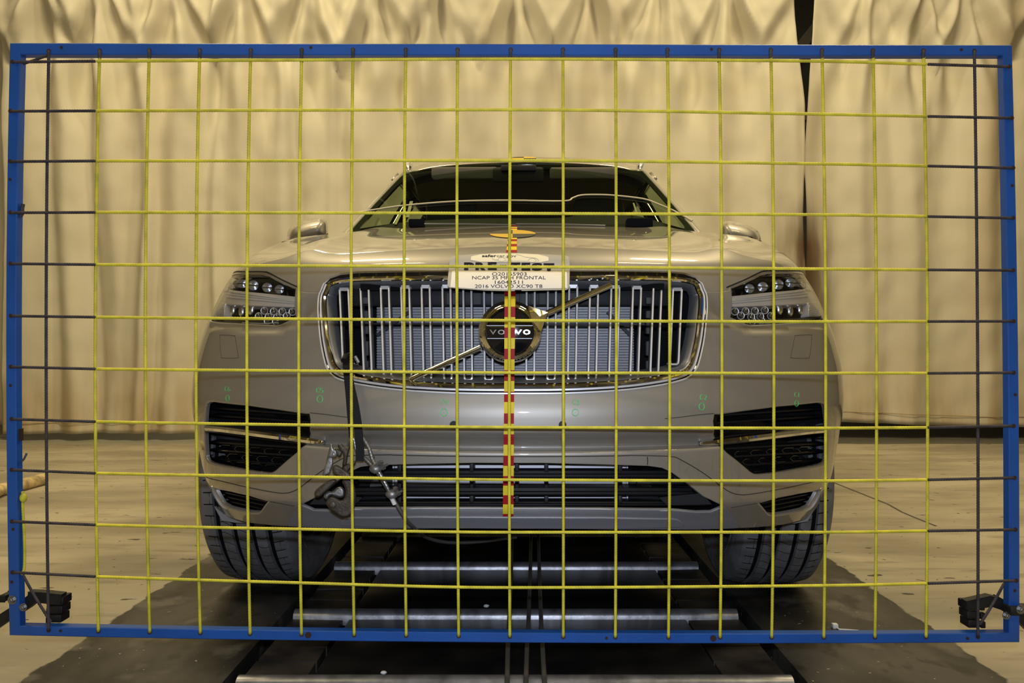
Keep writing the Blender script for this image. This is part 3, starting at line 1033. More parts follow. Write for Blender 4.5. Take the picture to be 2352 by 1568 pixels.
vs, fs = ngrid(lambda i, j: ROOF(i * 2 - 1, j), 40, 40)
o = mk('roof', vs, fs, M['paint'], car); sd = o.modifiers.new('t', 'SOLIDIFY'); sd.thickness = .03; sd.offset = -1
MB().tube([ROOF(i / 20 - 1 + i / 20, 0) + V((0, -.004, -.004)) for i in range(21)], .0045, 6).build('roof_edge_seal', M['chrome'], o)
for s in (-1, 1):                            # roof rails with their polished front feet
    r = [ROOF(s * .93, .06), ROOF(s * .93, .12) + V((0, 0, .018)), ROOF(s * .93, .5) + V((0, 0, .03)), ROOF(s * .93, .9) + V((0, 0, .03)), ROOF(s * .93, .97)]
    r = [V(p) for p in catmull([tuple(p) for p in r], 8)]
    MB().sweep(r, [(-.012, -.008), (.012, -.008), (.010, .010), (-.010, .010)], scales=[min(1, .25 + .12 * i) for i in range(len(r))]).build('roof_rail', M['silver'], car)
    MB().sweep([ROOF(s * 1.0, .0) + V((0, -.05, -.02)), ROOF(s * .985, .02) + V((0, -.01, -.002)), ROOF(s * .97, .05) + V((0, .03, .012))],
               [(-.007, -.003), (.007, -.003), (.005, .003), (-.005, .003)]).build('ditch_trim', M['chrome'], car)
    # side windows and pillars
    def SG(a, b, s=s):
        v = lerp(1.72, 4.2, a); base = SIDE(v, shoulder(v) + .0, s) * 1.0
        base = V((s * lerp(.80, .885, smooth(a * 2.2)), v, shoulder(v) + .02)); rv = lerp(2.35, 4.15, a)
        tp = V((s * (ROOFW(rv) + .01), rv, ROOFZ(rv) - .105))
        return base * (1 - b) + tp * b + V((s * .012 * 4 * b * (1 - b), 0, 0))
    for k, (a0, a1) in enumerate(((.0, .43), (.48, .76), (.81, 1.0))):
        vs, fs = ngrid(lambda i, j: SG(lerp(a0, a1, i), lerp(.04, .97, j)), 8, 8)
        mk('side_window', vs, fs, M['glass'], car)
    for a0, a1 in ((.43, .48), (.76, .81)):
        vs, fs = ngrid(lambda i, j: SG(lerp(a0, a1, i), j), 2, 8)
        o = mk('pillar', vs, fs, M['gloss'], car); sd = o.modifiers.new('t', 'SOLIDIFY'); sd.thickness = .06; sd.offset = 0
    for b0, b1, mm in ((-.12, .05, 'satin'), (.96, 1.06, 'paint')):
        vs, fs = ngrid(lambda i, j: SG(lerp(-.02, 1.02, i), lerp(b0, b1, j)), 20, 2)
        o = mk('window_frame', vs, fs, M[mm], car); sd = o.modifiers.new('t', 'SOLIDIFY'); sd.thickness = .02; sd.offset = 0
# tailgate
vs, fs = ngrid(lambda i, j: V((lerp(-1, 1, i) * lerp(.90, .60, smooth(j)), lerp(4.46, 4.32, smooth((j - .45) / .55)), lerp(.35, 1.62, j))), 12, 16)
mk('tailgate', vs, fs, M['paint'], car)
MB().box((-.58, .30, .34), (.58, 4.3, .37)).build('underbody', M['void'], car, False)

# ---- grille
def gpt(loop, off): return [FS(a, z, off) for a, z in loop]


gl = catmull(gloop, 3, True)
vs = []; fs = []
g0 = gpt(shrink(gl, .0005), .002); g1 = gpt(shrink(gl, .022), .010)
n = len(g0); vs = g0 + g1
for i in range(n): j = (i + 1) % n; fs.append((i, j, n + j, n + i))
surround = mk('grille_surround', vs, fs, M['gloss'], car)
UP = V((0, -1, 0))
def ring(inset, off, r, name, m, sec=None, parent=surround):
    pts = gpt(shrink(gl, inset), off)
    mb = MB()
    if sec: mb.sweep(pts, sec, True, UP)
    else: mb.tube(pts, r, 8, True, UP)
    return mb.build(name, m, parent)


# the outer fine silver line does not cross the black strip at the top
def arc_ring(inset, off, r, name, m):
    q = [(a, z) for a, z in shrink(gl, inset)]
    zc = grille_h[6][1]
    # start after the right shoulder and run down round the bottom to the left shoulder
    k = max(range(len(q)), key=lambda i: (abs(q[i][0]) < .1) * q[i][1])
    q = q[k:] + q[:k]
    q = [p for p in q if p[1] < zc]
    return MB().tube(gpt(q, off), r, 6, False, UP).build(name, m, surround)


arc_ring(.0015, -.001, .0022, 'silver_line', M['silver'])
arc_ring(.0090, .001, .0030, 'silver_line', M['silver'])
ring(.0175, .002, .0062, 'chrome_frame', M['chrome'])
# satin inner surround sloping into the grille
a0 = gpt(shrink(gl, .022), .008); a1 = gpt(shrink(gl, .027), .012); a2 = gpt(shrink(gl, .040), .045); n = len(a0)
vs = a0 + a1 + a2; fs = []
for k in range(2):
    for i in range(n): j = (i + 1) % n; fs.append((k * n + i, k * n + j, (k + 1) * n + j, (k + 1) * n + i))
mk('inner_surround', vs, fs, M['satin'], surround)

PAIRS = [789, 836.5, 883, 930, 977, 1025, 1073, 1121, 1170, 1219, 1268, 1317, 1365, 1414, 1464, 1511, 1557]
GC = 1173.0


def lean(x, y): return GC + (x - GC) * (1 - .026 * (y - 650) / 230)


for pc in PAIRS:
    e = abs(pc - GC) / 384
    ytop = 657 + 7 * e**3
    ybot = 872.5 - 26 * max(0, e - .45)**1.6 / .42**1.6 * .5 - (16 if e > .95 else 0)
    h = 9.3 if e < .9 else 10
    path = []
    L_ = [(pc - h, y) for y in (ytop, ytop + 12, 700, 740, 780, 820, ybot - 10)] + [(pc - h + .8, ybot - 3), (pc - h + 4, ybot)]
    R_ = [(2 * pc - x, y) for x, y in reversed(L_)]
    path = L_ + R_
    pts = []
    for x, y in path:
        a, z = pix(lean(x, y), y, .022)
        pts.append(FS(a, z, .022))
    w = .0024
    sec = [(-w, -.005), (w, -.005), (w, -.0012), (w - .0008, 0), (-w + .0008, 0), (-w, -.0012)]
    mb = MB().sweep(pts, sec, False, UP)
    mb.sweep(pts, [(-w * .8, -.030), (w * .8, -.030), (w * .8, -.004), (-w * .8, -.004)], False, UP, m=1)
    # the top bridge of the pair
    b = mb
    tl = pix(lean(pc - h, ytop), ytop, .024); tr = pix(lean(pc + h, ytop), ytop, .024)
    mb.sweep([FS(*tl, .024), FS(*tr, .024)], [(-.004, -.02), (.004, -.02), (.004, 0), (-.004, 0)], False, UP)
    b.build('grille_bar', [M['silver'], M['satin']], car)
    # short tab under the loop on the lower ledge
    if abs(pc - GC) > 20:
        yb = ybot + 9
        p0 = pix(lean(pc - 8, yb), yb, .022); p1 = pix(lean(pc + 8, yb), yb, .022)
        MB().sweep([FS(*p0, .022), FS(*p1, .022)], [(-.003, -.02), (.003, -.02), (.002, 0), (-.002, 0)], False, UP).build('grille_tab', M['satin'], car)
# horizontal ledges behind the bars, top and bottom
for y0, dy, off in ((651, 8, .034), (881, 9, .036)):
    pts = []
    for i in range(41):
        x = lerp(770, 1576, i / 40); yy = y0 + (3 if y0 < 700 else -22) * (abs(x - GC) / 400)**3
        a, z = pix(x, yy, off); pts.append(FS(a, z, off))
    MB().sweep(pts, [(-.0042 * dy / 9, -.05), (.0042 * dy / 9, -.05), (.0042 * dy / 9, 0), (-.0042 * dy / 9, 0)], False, UP).build('grille_ledge', M['satin'], car)

# radiator and the dark bay behind it
rv = .20
r0 = LV(866, 870, rv); r1 = LV(1455, 704, rv)
rad = MB().box((r0.x, rv, r0.z), (r1.x, rv + .03, r1.z)).build('radiator', M['radiator'], car, False)
nt_ = 27
for i in range(nt_):
    z = lerp(r0.z, r1.z, (i + .5) / nt_)
    MB().sweep([V((r0.x, rv - .002, z)), V((r1.x, rv - .002, z))], [(-.0012, -.002), (.0012, -.002), (.0012, .003), (-.0012, .003)], False, UP).build('radiator_tube', M['radtube'], rad)
q0 = LV(866, 747, rv - .02); q1 = LV(1455, 741, rv - .02)
MB().box((q0.x - .03, rv - .02, q0.z), (q1.x + .03, rv - .005, q1.z)).build('radiator_brace', M['black'], car, False)
for A, B in (((940, 716), (866, 770)), ((1395, 716), (1448, 770))):
    MB().sweep([LV(*A, rv - .025), LV(*B, rv - .025)], [(-.004, -.004), (.004, -.004), (.004, .004), (-.004, .004)]).build('radiator_stay', M['black'], car)
# upper cross member, side ducts
x0 = LV(800, 704, .17); x1 = LV(1545, 660, .17)
MB().bbox((x0.x, .17, x0.z), (x1.x, .22, x1.z), .006).build('cross_member', M['black'], car)
for x, w in ((1040, 30), (1095, 22), (1203, 20), (1226, 14), (1246, 18), (1320, 26)):
    a = LV(x - w / 2, 700, .165); b = LV(x + w / 2, 672, .165)
    MB().bbox((a.x, .160, a.z), (b.x, .175, b.z), .003).build('cross_member_rib', M['interior2'], car)
for s in (-1, 1):
    for k, (yy, hh) in enumerate(((690, 16), (722, 18), (752, 30), (800, 34), (838, 20))):
        x = 838 if s < 0 else 1490
        a = LV(x - 6, yy + hh / 2, .15); b = LV(x + 8, yy - hh / 2, .15)
        MB().bbox((a.x, .15, a.z), (b.x, .18, b.z), .003).build('duct_clip', M['interior2'], car)
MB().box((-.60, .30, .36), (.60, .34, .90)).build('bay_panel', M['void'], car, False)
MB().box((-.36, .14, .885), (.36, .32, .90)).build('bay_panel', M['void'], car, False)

# emblem: chrome ring with arrow, dark disc, name plate
ev = .012
ec = LV(1170.5, 762, ev); ER = (LV(1243, 762, ev).x - LV(1098, 762, ev).x) / 2
mb = MB()
prof = [(ER, .030), (ER, .0135), (ER * .98, .0115), (ER * .965, .0105), (ER * .90, .005), (ER * .83, .0012), (ER * .775, .0), (ER * .757, .002), (ER * .757, .03)]
NS = 72; vs = []; fs = []
for i in range(NS):
    a = 2 * pi * i / NS
    for r, d in prof: vs.append(V((ec.x + r * cos(a), ev + d, ec.z + r * sin(a))))
K = len(prof)
for i in range(NS):
    j = (i + 1) % NS
    for k in range(K - 1): fs.append((i * K + k, j * K + k, j * K + k + 1, i * K + k + 1))
mb.add(vs, fs)
# arrow head
tip = LV(1258, 717.5, ev); s1 = LV(1213, 701.5, ev); s2 = LV(1243, 762, ev); s0 = LV(1222, 735, ev)
up_ = V((0, -.004, 0)); dn = V((0, .03, 0))
apex = (tip + s0) / 2 + V((0, -.006, 0))
mb.add([tip, s1, s0, s2, apex, tip + dn, s1 + dn, s0 + dn, s2 + dn], [(0, 4, 1), (1, 4, 2), (2, 4, 3), (3, 4, 0), (0, 1, 6, 5), (3, 0, 5, 8), (1, 2, 7, 6), (2, 3, 8, 7)])
emblem = mb.build('emblem', M['chrome'], car, sharp=.5)
vs = [V((ec.x, ev + .013, ec.z))]; fs = []
for k, r in enumerate((.25, .5, .77)):
    for i in range(48):
        a = 2 * pi * i / 48; vs.append(V((ec.x + ER * r * cos(a), ev + .013 + .004 * r * r * 1.6, ec.z + ER * r * sin(a))))
for i in range(48): fs.append((0, 1 + (i + 1) % 48, 1 + i))
for k in range(2):
    for i in range(48): j = (i + 1) % 48; fs.append((1 + k * 48 + i, 1 + k * 48 + j, 1 + (k + 1) * 48 + j, 1 + (k + 1) * 48 + i))
mk('emblem_disc', vs, fs, M['gloss'], emblem)
for yy in (747.5, 777):
    a = LV(1115 + (4 if yy > 770 else 0), yy, ev + .010); b = LV(1226 - (4 if yy > 770 else 0), yy, ev + .010)
    MB().sweep([a, b], [(-.0004, -.002), (.0004, -.002), (.0004, .0), (-.0004, .0)], False, UP).build('emblem_bar', M['satin'], emblem)
for A, B, ch in (((1257, 719), (1405, 653), 1), ((1103, 797), (941, 872), 0)):
    a = LV(*A, ev + .012); b = LV(*B, .055 if ch else .022)
    pts = [a.lerp(b, i / 6) for i in range(7)]
    if not ch: pts = [V((p.x, lerp(ev + .014, .018, i / 6), p.z)) for i, p in enumerate(pts)]
    MB().sweep(pts, [(-.0068, -.016), (.0068, -.016), (.0066, -.005), (.0055, -.0022), (.003, -.0004), (0, 0), (-.003, -.0004), (-.0055, -.0022), (-.0066, -.005)], False, UP).build('diagonal_bar', M['chrome'], car)
c = LV(940, 871, .018)
MB().tube([c, LV(949, 876, .014), LV(958, 884, .016)], .0028, 8).build('diagonal_bar_tip', M['chrome'], car)


# ---- text as flat geometry
def text2d(s, bold=0.0):
    cu = bpy.data.curves.new('t', 'FONT'); cu.body = s; cu.offset = bold; cu.resolution_u = 3
    o = bpy.data.objects.new('t', cu); col.objects.link(o)
    dg = bpy.context.evaluated_depsgraph_get(); dg.update()
    me = bpy.data.meshes.new_from_object(o.evaluated_get(dg))
    vs = [(v.co.x, v.co.y) for v in me.vertices]; fs = [tuple(p.vertices) for p in me.polygons]
    bpy.data.objects.remove(o); bpy.data.curves.remove(cu); bpy.data.meshes.remove(me)
    x0 = min(v[0] for v in vs); x1 = max(v[0] for v in vs); y0 = min(v[1] for v in vs); y1 = max(v[1] for v in vs)
    return [((x - x0) / (x1 - x0), (y - y0) / (y1 - y0)) for x, y in vs], fs


def letter(ch, box, fn, m, name, parent, bold=0.0, depth=.0):
    vs, fs = text2d(ch, bold)
    x0, y0, x1, y1 = box                     # pixel box, y0 bottom
    P = [fn(lerp(x0, x1, a), lerp(y0, y1, b)) for a, b in vs]
    if depth:
        k = len(P); Q = [p + V((0, depth, 0)) for p in P]
        bm = bmesh.new(); bv = [bm.verts.new(p) for p in P]
        for f in fs:
            try: bm.faces.new([bv[i] for i in f])
            except ValueError: pass
        r = bmesh.ops.extrude_face_region(bm, geom=bm.faces[:])
        for e in r['geom']:
            if isinstance(e, bmesh.types.BMVert): e.co.y += depth
        bm.verts.index_update()
        P = [v.co.copy() for v in bm.verts]; fs = [tuple(v.index for v in f.verts) for f in bm.faces]; bm.free()
    return mk(name, P, fs, m, parent, False)


for ch, x in (('V', 1132.5), ('O', 1151.5), ('L', 1171), ('V', 1190.5), ('O', 1209.5)):
    letter(ch, (x - 8, 768, x + 8, 757), lambda X, Y: LV(X, Y, ev + .008), M['chrome'], 'emblem_letter', emblem, .02, .006)

# ---- headlamps
for s in (-1, 1):
    P_ = lambda x, y, off: FS(s * abs(pix(x, y, off)[0]), pix(x, y, off)[1], off)
    # bucket behind the lens
    rim0 = [P_(x, y, .008) for x, y in LAMP]
    c = sum(rim0, V((0, 0, 0))) / len(rim0)
    rim1 = [P_(x, y, .055) for x, y in LAMP]
    n = len(LAMP); vs = rim0 + rim1; fs = [(i, (i + 1) % n, n + (i + 1) % n, n + i) for i in range(n)]
    fs.append(tuple(n + i for i in range(n)))
    lamp = mk('headlamp', vs, fs, M['lampblack'], car, False)
    # clear lens, a little inside the black rim
    ll = side(half([(520, 634), (528, 631), (583, 630), (606, 631), (622, 636), (652, 652), (676, 663), (678, 700), (678, 729), (662, 736), (641, 744.5), (632, 746), (556, 741.5), (498, 737), (488, 734), (485.5, 727), (487, 705), (491, 686), (499, 668), (507, 652), (513, 641)]), s)
    panel('lens', lambda a, b: FS(a, b, .004), ll, [], M['lens'], lamp, sp=.012, roll=.001, depth=.002)
    panel('lamp_rim', lambda a, b: FS(a, b, .005), side(lamp_h, s), [ll], M['gloss'], lamp, sp=.01, roll=.0008, depth=.002, hroll=.0008, hdepth=.004)
    # silver light guide lying across, with the upright outer columns
    bar = [(499, 668), (525, 666.5), (600, 674.5), (675, 682.5), (680, 683), (680, 703), (600, 700.5), (560, 699), (517, 696.5), (494, 692)]
    panel('light_guide', lambda a, b: FS(a, b, .022), side(half(bar, .022), s), [], M['drl'], lamp, sp=.008, roll=.003, depth=.02)
    for yy0, yy1, rr in ((672.5, 689.5, .0022), (679, 692, .0016), (686, 696, .0020)):
        MB().tube([P_(lerp(520, 679, i / 10), lerp(yy0 - 4, yy1 + (0 if i else 0), i / 10), .0205) for i in range(11)], rr, 6).build('guide_ridge', M['silver'], lamp)
    up_c = [(511, 642), (522, 637), (532, 638), (524.5, 666), (502, 667)]
    lo_c = [(494, 686), (516.5, 697), (514.5, 727), (494, 726), (488, 721), (489, 703)]
    for k, cc in enumerate((up_c, lo_c)):
        panel('light_column', lambda a, b: FS(a, b, .016), side(half(cc, .016), s), [], M['drl'], lamp, sp=.006, roll=.002, depth=.02)
        for j in range(7):
            y = lerp(645, 662, j / 6) if k == 0 else lerp(702, 723, j / 6)
            xa = lerp(512, 506, j / 6) if k == 0 else 497; xb = lerp(527, 522, j / 6) if k == 0 else 514
            MB().tube([P_(xa, y, .0150), P_(xb, y + 1, .0150)], .0008, 5).build('column_rib', M['silver'], lamp)
    # reflector bowls of the upper chamber
    for x, y, w, h2 in ((549, 652, 5, 10), (559, 652, 7, 12), (585, 656, 8, 13), (617, 661, 8.5, 12), (645, 665, 8.5, 11)):
        vs = []; fs = []
        cc = P_(x, y, .045); ax = abs((P_(x + w, y, .045) - cc).x); az = h2 * 2.0 / FP
        for j in range(5):
            rr = (j + 1) / 5
            for i in range(14):
                a = 2 * pi * i / 14
                # two lobes: a wide upper petal and a small lower one
                vs.append(cc + V((ax * rr * cos(a), .022 * (1 - rr * rr) - .012, az * rr * sin(a) * (1 if sin(a) > 0 else .95))))
        vs.append(cc + V((0, .012, 0)))
        for j in range(4):
            for i in range(14): k = (i + 1) % 14; fs.append((j * 14 + i, j * 14 + k, (j + 1) * 14 + k, (j + 1) * 14 + i))
        for i in range(14): fs.append((len(vs) - 1, (i + 1) % 14, i))
        mk('reflector', vs, fs, M['reflector'], lamp)
        MB().cyl(cc + V((-ax, -.012, az * .05)), cc + V((ax, -.012, -az * .05)), .0016, 8).build('reflector_bridge', M['lampblack'], lamp)
    for x, y in ((535, 713), (556, 716), (578, 712)):
        cc = P_(x, y, .045)
        MB().ball(cc, .014, 0, .7, .5, 1.1).build('reflector', M['reflector'], lamp)
    # rows of small round lenses
    for x, y in ((607.6, 713.5), (629, 715), (649, 715.5), (672, 716), (594.4, 726), (617, 727.5), (636.5, 728.5), (659, 725.5), (634, 738), (615, 737)):
        cc = P_(x, y, .028)
        MB().ball(cc, .0078, 0, 1, .7, 1, 14, 8).build('led_lens', M['lensclear'], lamp)
        MB().tube([cc + V((.0088 * cos(t * pi / 8), -.001, .0088 * sin(t * pi / 8))) for t in range(16)], .0009, 5, True, UP).build('led_ring', M['silver'], lamp)
    MB().tube([P_(x, y, .012) for x, y in ((556, 741), (600, 743), (640, 741))], .0011, 5).build('lamp_trim', M['silver'], lamp)
    panel('lamp_shelf', lambda a, b: FS(a, b, .031), side(half([(488, 728), (516, 731), (600, 734), (640, 732), (680, 731), (668, 738), (645, 748), (633, 750), (556, 745.5), (498, 742), (486, 738)], .031), s), [], M['gloss'], lamp, sp=.01, roll=.001, depth=.004)
    # rubber seal under the hood edge
    q = [(s * abs(a), z) for a, z in half([(521, 626), (540, 624.6), (564, 624.3), (604, 624.3), (620, 628), (652, 644.8), (681, 658), (690, 662)])]
    MB().tube([FS(a, z, .002) for a, z in catmull(q, 4)], .0028, 6).build('hood_seal', M['black'], lamp)

# ---- fog-lamp openings
for s in (-1, 1):
    P_ = lambda x, y, off: FS(s * abs(pix(x, y, off)[0]), pix(x, y, off)[1], off)
    n = len(FOG); fl = catmull(FOG, 1, True)
    r0 = [P_(x, y, .006) for x, y in FOG]; r1 = [P_(x, y, .030) for x, y in [(lerp(x, 590, .035), lerp(y, 1000, .07)) for x, y in FOG]]
    r2 = [P_(x, y, .085) for x, y in [(lerp(x, 590, .06), lerp(y, 1000, .10)) for x, y in FOG]]
    vs = r0 + r1 + r2; fs = []
    for k in range(2): fs += [(k * n + i, k * n + (i + 1) % n, (k + 1) * n + (i + 1) % n, (k + 1) * n + i) for i in range(n)]
    fs.append(tuple(2 * n + i for i in range(n)))
    fog = mk('fog_grille', vs, fs, M['black'], car)
    # slats across, stepping down
    rows = [(945, .05), (962, .055), (1022, .045), (1040, .05), (1060, .055)]
    inn = lambda y: (478, 708) if y < 1005 else (480, lerp(705, 640, clamp((y - 1005) / 70)))
    for y, off in rows:
        xa, xb = inn(y)
        dy = 16 if y < 1005 else 13
        pts = [P_(lerp(xa, xb, i / 8), y - dy * .55 + dy * i / 8, off) for i in range(9)]
        MB().sweep(pts, [(-.0035, -.03), (.0035, -.02), (.0022, 0), (-.0022, 0)], False, UP).build('fog_slat', M['black'], fog)
    # hexagonal cells between the slats
    for y in (1031, 1050, 1068):
        for k in range(5):
            x = 520 + k * 34 + (17 if y == 1050 else 0); xb = inn(y)[1]
            if x + 14 > xb: continue
            yy = y + (x - 560) * .08
            hexp = [(x - 15, yy), (x - 9, yy - 6), (x + 9, yy - 5), (x + 15, yy + 1), (x + 9, yy + 7), (x - 9, yy + 6)]
            MB().tube([P_(a, b, .052) for a, b in hexp], .0014, 5, True, UP).build('mesh_cell', M['gloss'], fog)
    # chrome blade crossing the opening
    BL = [(472, 983.5, 9.5), (505, 986.5, 9.8), (548, 992, 10), (624, 1002, 10), (680, 1009, 9.5), (712, 1013, 9), (728, 1015, 8.2), (736, 1016, 6.8), (741, 1016.6, 4.6), (744, 1017, 1.2)]
    pts = [P_(x, y, -.004 - .006 * smooth((x - 640) / 70)) for x, y, h2 in BL]
    pts = [V(p) for p in catmull([tuple(p) for p in pts], 4)]
    hh = catmull([(h2, 0) for x, y, h2 in BL], 4)
    MB().sweep(pts, [(-.0086, -.012), (.0086, -.012), (.0086, -.003), (.005, .002), (-.002, .004), (-.0078, .001), (-.0086, -.003)], False, UP, scales=[h[0] / 10 for h in hh]).build('chrome_blade', M['chrome'], fog)
    pts2 = [p + V((0, .006, 0)) for p in pts]
    MB().sweep(pts2, [(-.0105, -.010), (.0105, -.010), (.0105, .0), (-.0105, .0)], False, UP, scales=[h[0] / 10 + .02 for h in hh]).build('blade_shadow', M['black'], fog)  # black strip standing in for the shadow that outlines the blade
    # corner vent low on the bumper
    n = len(CORNER)
    r0 = [P_(x, y, .008) for x, y in CORNER]; r1 = [P_(x, y, .05) for x, y in [(lerp(x, 560, .06), lerp(y, 1150, .08)) for x, y in CORNER]]
    vs = r0 + r1; fs = [(i, (i + 1) % n, n + (i + 1) % n, n + i) for i in range(n)] + [tuple(n + i for i in range(n))]
    vent = mk('corner_vent', vs, fs, M['black'], car)
    for k in range(4):
        A = (lerp(503, 530, k / 3), 1128 + k * 11); B = (lerp(612, 592, k / 3), 1152 + k * 8)
        MB().sweep([P_(lerp(A[0], B[0], i / 5), lerp(A[1], B[1], i / 5), .03) for i in range(6)], [(-.0025, -.02), (.0025, -.02), (.0016, 0), (-.0016, 0)], False, UP).build('vent_slat', M['black'], vent)
    rim = [(487.5, 1117.5), (492, 1130), (500, 1145), (507, 1156), (513, 1163), (520, 1168)]
    MB().sweep([P_(x, y, -.001) for x, y in rim], [(-.0052, -.006), (.0052, -.006), (.004, .001), (-.004, .001)], False, UP, scales=[.55, .9, 1, 1, .8, .35]).build('vent_rim', M['silver'], vent)

# ---- lower intake and lip
lipcorner = half([(688, 1160.5), (705, 1163), (720, 1172)])
LIPTOP_R = [(1623.5, 1181.5), (1600, 1178.5), (1538, 1173), (1380, 1169.5), (1250, 1168)]
lt = half(LIPTOP_R)
lh = half([(690, 1160.5), (720, 1174)]) + lt[1:]
lb = half([(661, 1207.5), (700, 1209.5), (750, 1211), (850, 1212), (1000, 1212.5), (1100, 1212.5)])
hl2 = seam_h[::-1] and half([(672, 1184), (664, 1202)])
hl_ = list(reversed(lh)) + hl2 + lb
louter = side(lh, -1) + list(reversed(lh)) + hl2 + lb + side(list(reversed(lb)), -1) + side(list(reversed(hl2)), -1)
lip = panel('front_lip', FS, louter, [], M['lip'], car, sp=.012, roll=.003, depth=.004)
sk = half([(1569, 1208.5), (1561, 1198), (1553, 1194.5), (1543, 1192.8), (1380, 1190), (1250, 1189.5)])
sk2 = half([(1569, 1210), (1450, 1211.5), (1250, 1211.8)])
panel('skid_plate', lambda a, b: FS(a, b, -.005), side(sk, -1) + list(reversed(sk)) + sk2[1:] + side(list(reversed(sk2[1:])), -1), [], M['lip'], lip, sp=.012, roll=.003, depth=.004)
MB().tube([FS(a, z + .0004, -.0005) for a, z in side(lt[2:], -1) + list(reversed(lt[2:]))], .0013, 6).build('lip_edge_glint', M['tubelight'], lip)  # pale tube drawn as the highlight on the lip's top edge
# ledge from the lip's bright edge back into the intake
e0 = [FS(a, z, .003) for a, z in side(lh, -1) + list(reversed(lh))]
e1 = [p + V((0, .12, -.002)) for p in e0]; n = len(e0)
mk('intake_floor', e0 + e1, [(i, i + 1, n + i + 1, n + i) for i in range(n - 1)], M['void'], lip)
intake = MB()
for y0, y1, off in ((1082, 1099, .035), (1122, 1139, .03), (1153, 1163, .035)):
    xa = {1082: 795, 1122: 752, 1153: 708}[y0]
    pts = []; ym = (y0 + y1) / 2
    for i in range(33):
        x = lerp(xa, 2 * GC - xa - 2, i / 32); a, z = pix(x, ym, off); pts.append(FS(a, z, off))
    w = (y1 - y0) / 2 * 1.85 / FP
    o = MB().sweep(pts, [(-w, -.05), (w, -.05), (w, -.004), (w * .5, 0), (-w * .1, .0), (-w * .3, -.006), (-w, -.008)], False, UP).build('intake_bar', M['black'], car)
for x in (917, 1083, 1187, 1255, 1425):
    for y0, y1 in ((1062, 1084), (1098, 1124), (1138, 1156)):
        a = pix(x, (y0 + y1) / 2, .04); p = FS(*a, .04); q = FS(*pix(x, y0, .04), .04); r = FS(*pix(x, y1, .04), .04)
        MB().bbox((p.x - .0045, p.y, r.z), (p.x + .0045, p.y + .06, q.z), .0015).build('intake_rib', M['black'], car)
iv = .135
i0 = LV(903, 1158, iv); i1 = LV(1443, 1062, iv)
ir = MB().box((i0.x, iv, i0.z), (i1.x, iv + .02, i1.z)).build('intercooler', M['radiator'], car, False)
for yy, hh in ((1070.5, 6.5), (1104.5, 2.2), (1109.5, 3), (1146.5, 3.4), (1142, 1.5)):
    a = LV(907, yy + hh / 2, iv - .004); b = LV(1438, yy - hh / 2, iv - .004)
    MB().box((a.x, iv - .006, a.z), (b.x, iv + .001, b.z)).build('intercooler_tube', M['tubelight'], ir, False)
for x in (904, 1441):
    a = LV(x - 2, 1156, iv - .006); b = LV(x + 1.5, 1064, iv - .006)
    MB().box((a.x, iv - .008, a.z), (b.x, iv + .001, b.z)).build('intercooler_tube', M['tubelight'], ir, False)
for s in (-1, 1):
    a = LV(GC + s * 300 - 55, 1160, .12); b = LV(GC + s * 300 + 120 * (1 if s > 0 else .5), 1075, .12)
    MB().bbox((min(a.x, b.x), .13, a.z), (max(a.x, b.x), .19, b.z), .01).build('intake_duct', M['black'], car)
    c = LV(GC + s * 306, 1117, .115)
    MB().cyl(c + V((0, .02, 0)), c, .018, 20).build('tow_plug', M['interior2'], car)
    # inclined flap at each end of the intake
    q = [LV(GC + s * x, y, .10) for x, y in ((340, 1142), (440, 1132), (462, 1158), (360, 1160))]
    k = [p + V((0, .04, 0)) for p in q]
    MB().hexa(q + k).build('intake_flap', M['black'], car, False)
# arch liner tips below the bumper corners
for s in (-1, 1):
    P2 = [(492, 1163), (509, 1195), (540, 1200), (572, 1201), (545, 1192), (516, 1181)]
    q = [LV(x if s < 0 else 2 * 1182 - x, y + (2 if s > 0 else 0), .455) for x, y in P2]; k = [p + V((0, .012, 0)) for p in q]; n = len(q)
    MB().add(q + k, [tuple(range(n)), tuple(range(n, 2 * n))[::-1]] + [(i, (i + 1) % n, n + (i + 1) % n, n + i) for i in range(n)]).build('arch_flap', M['lip'], car, False)

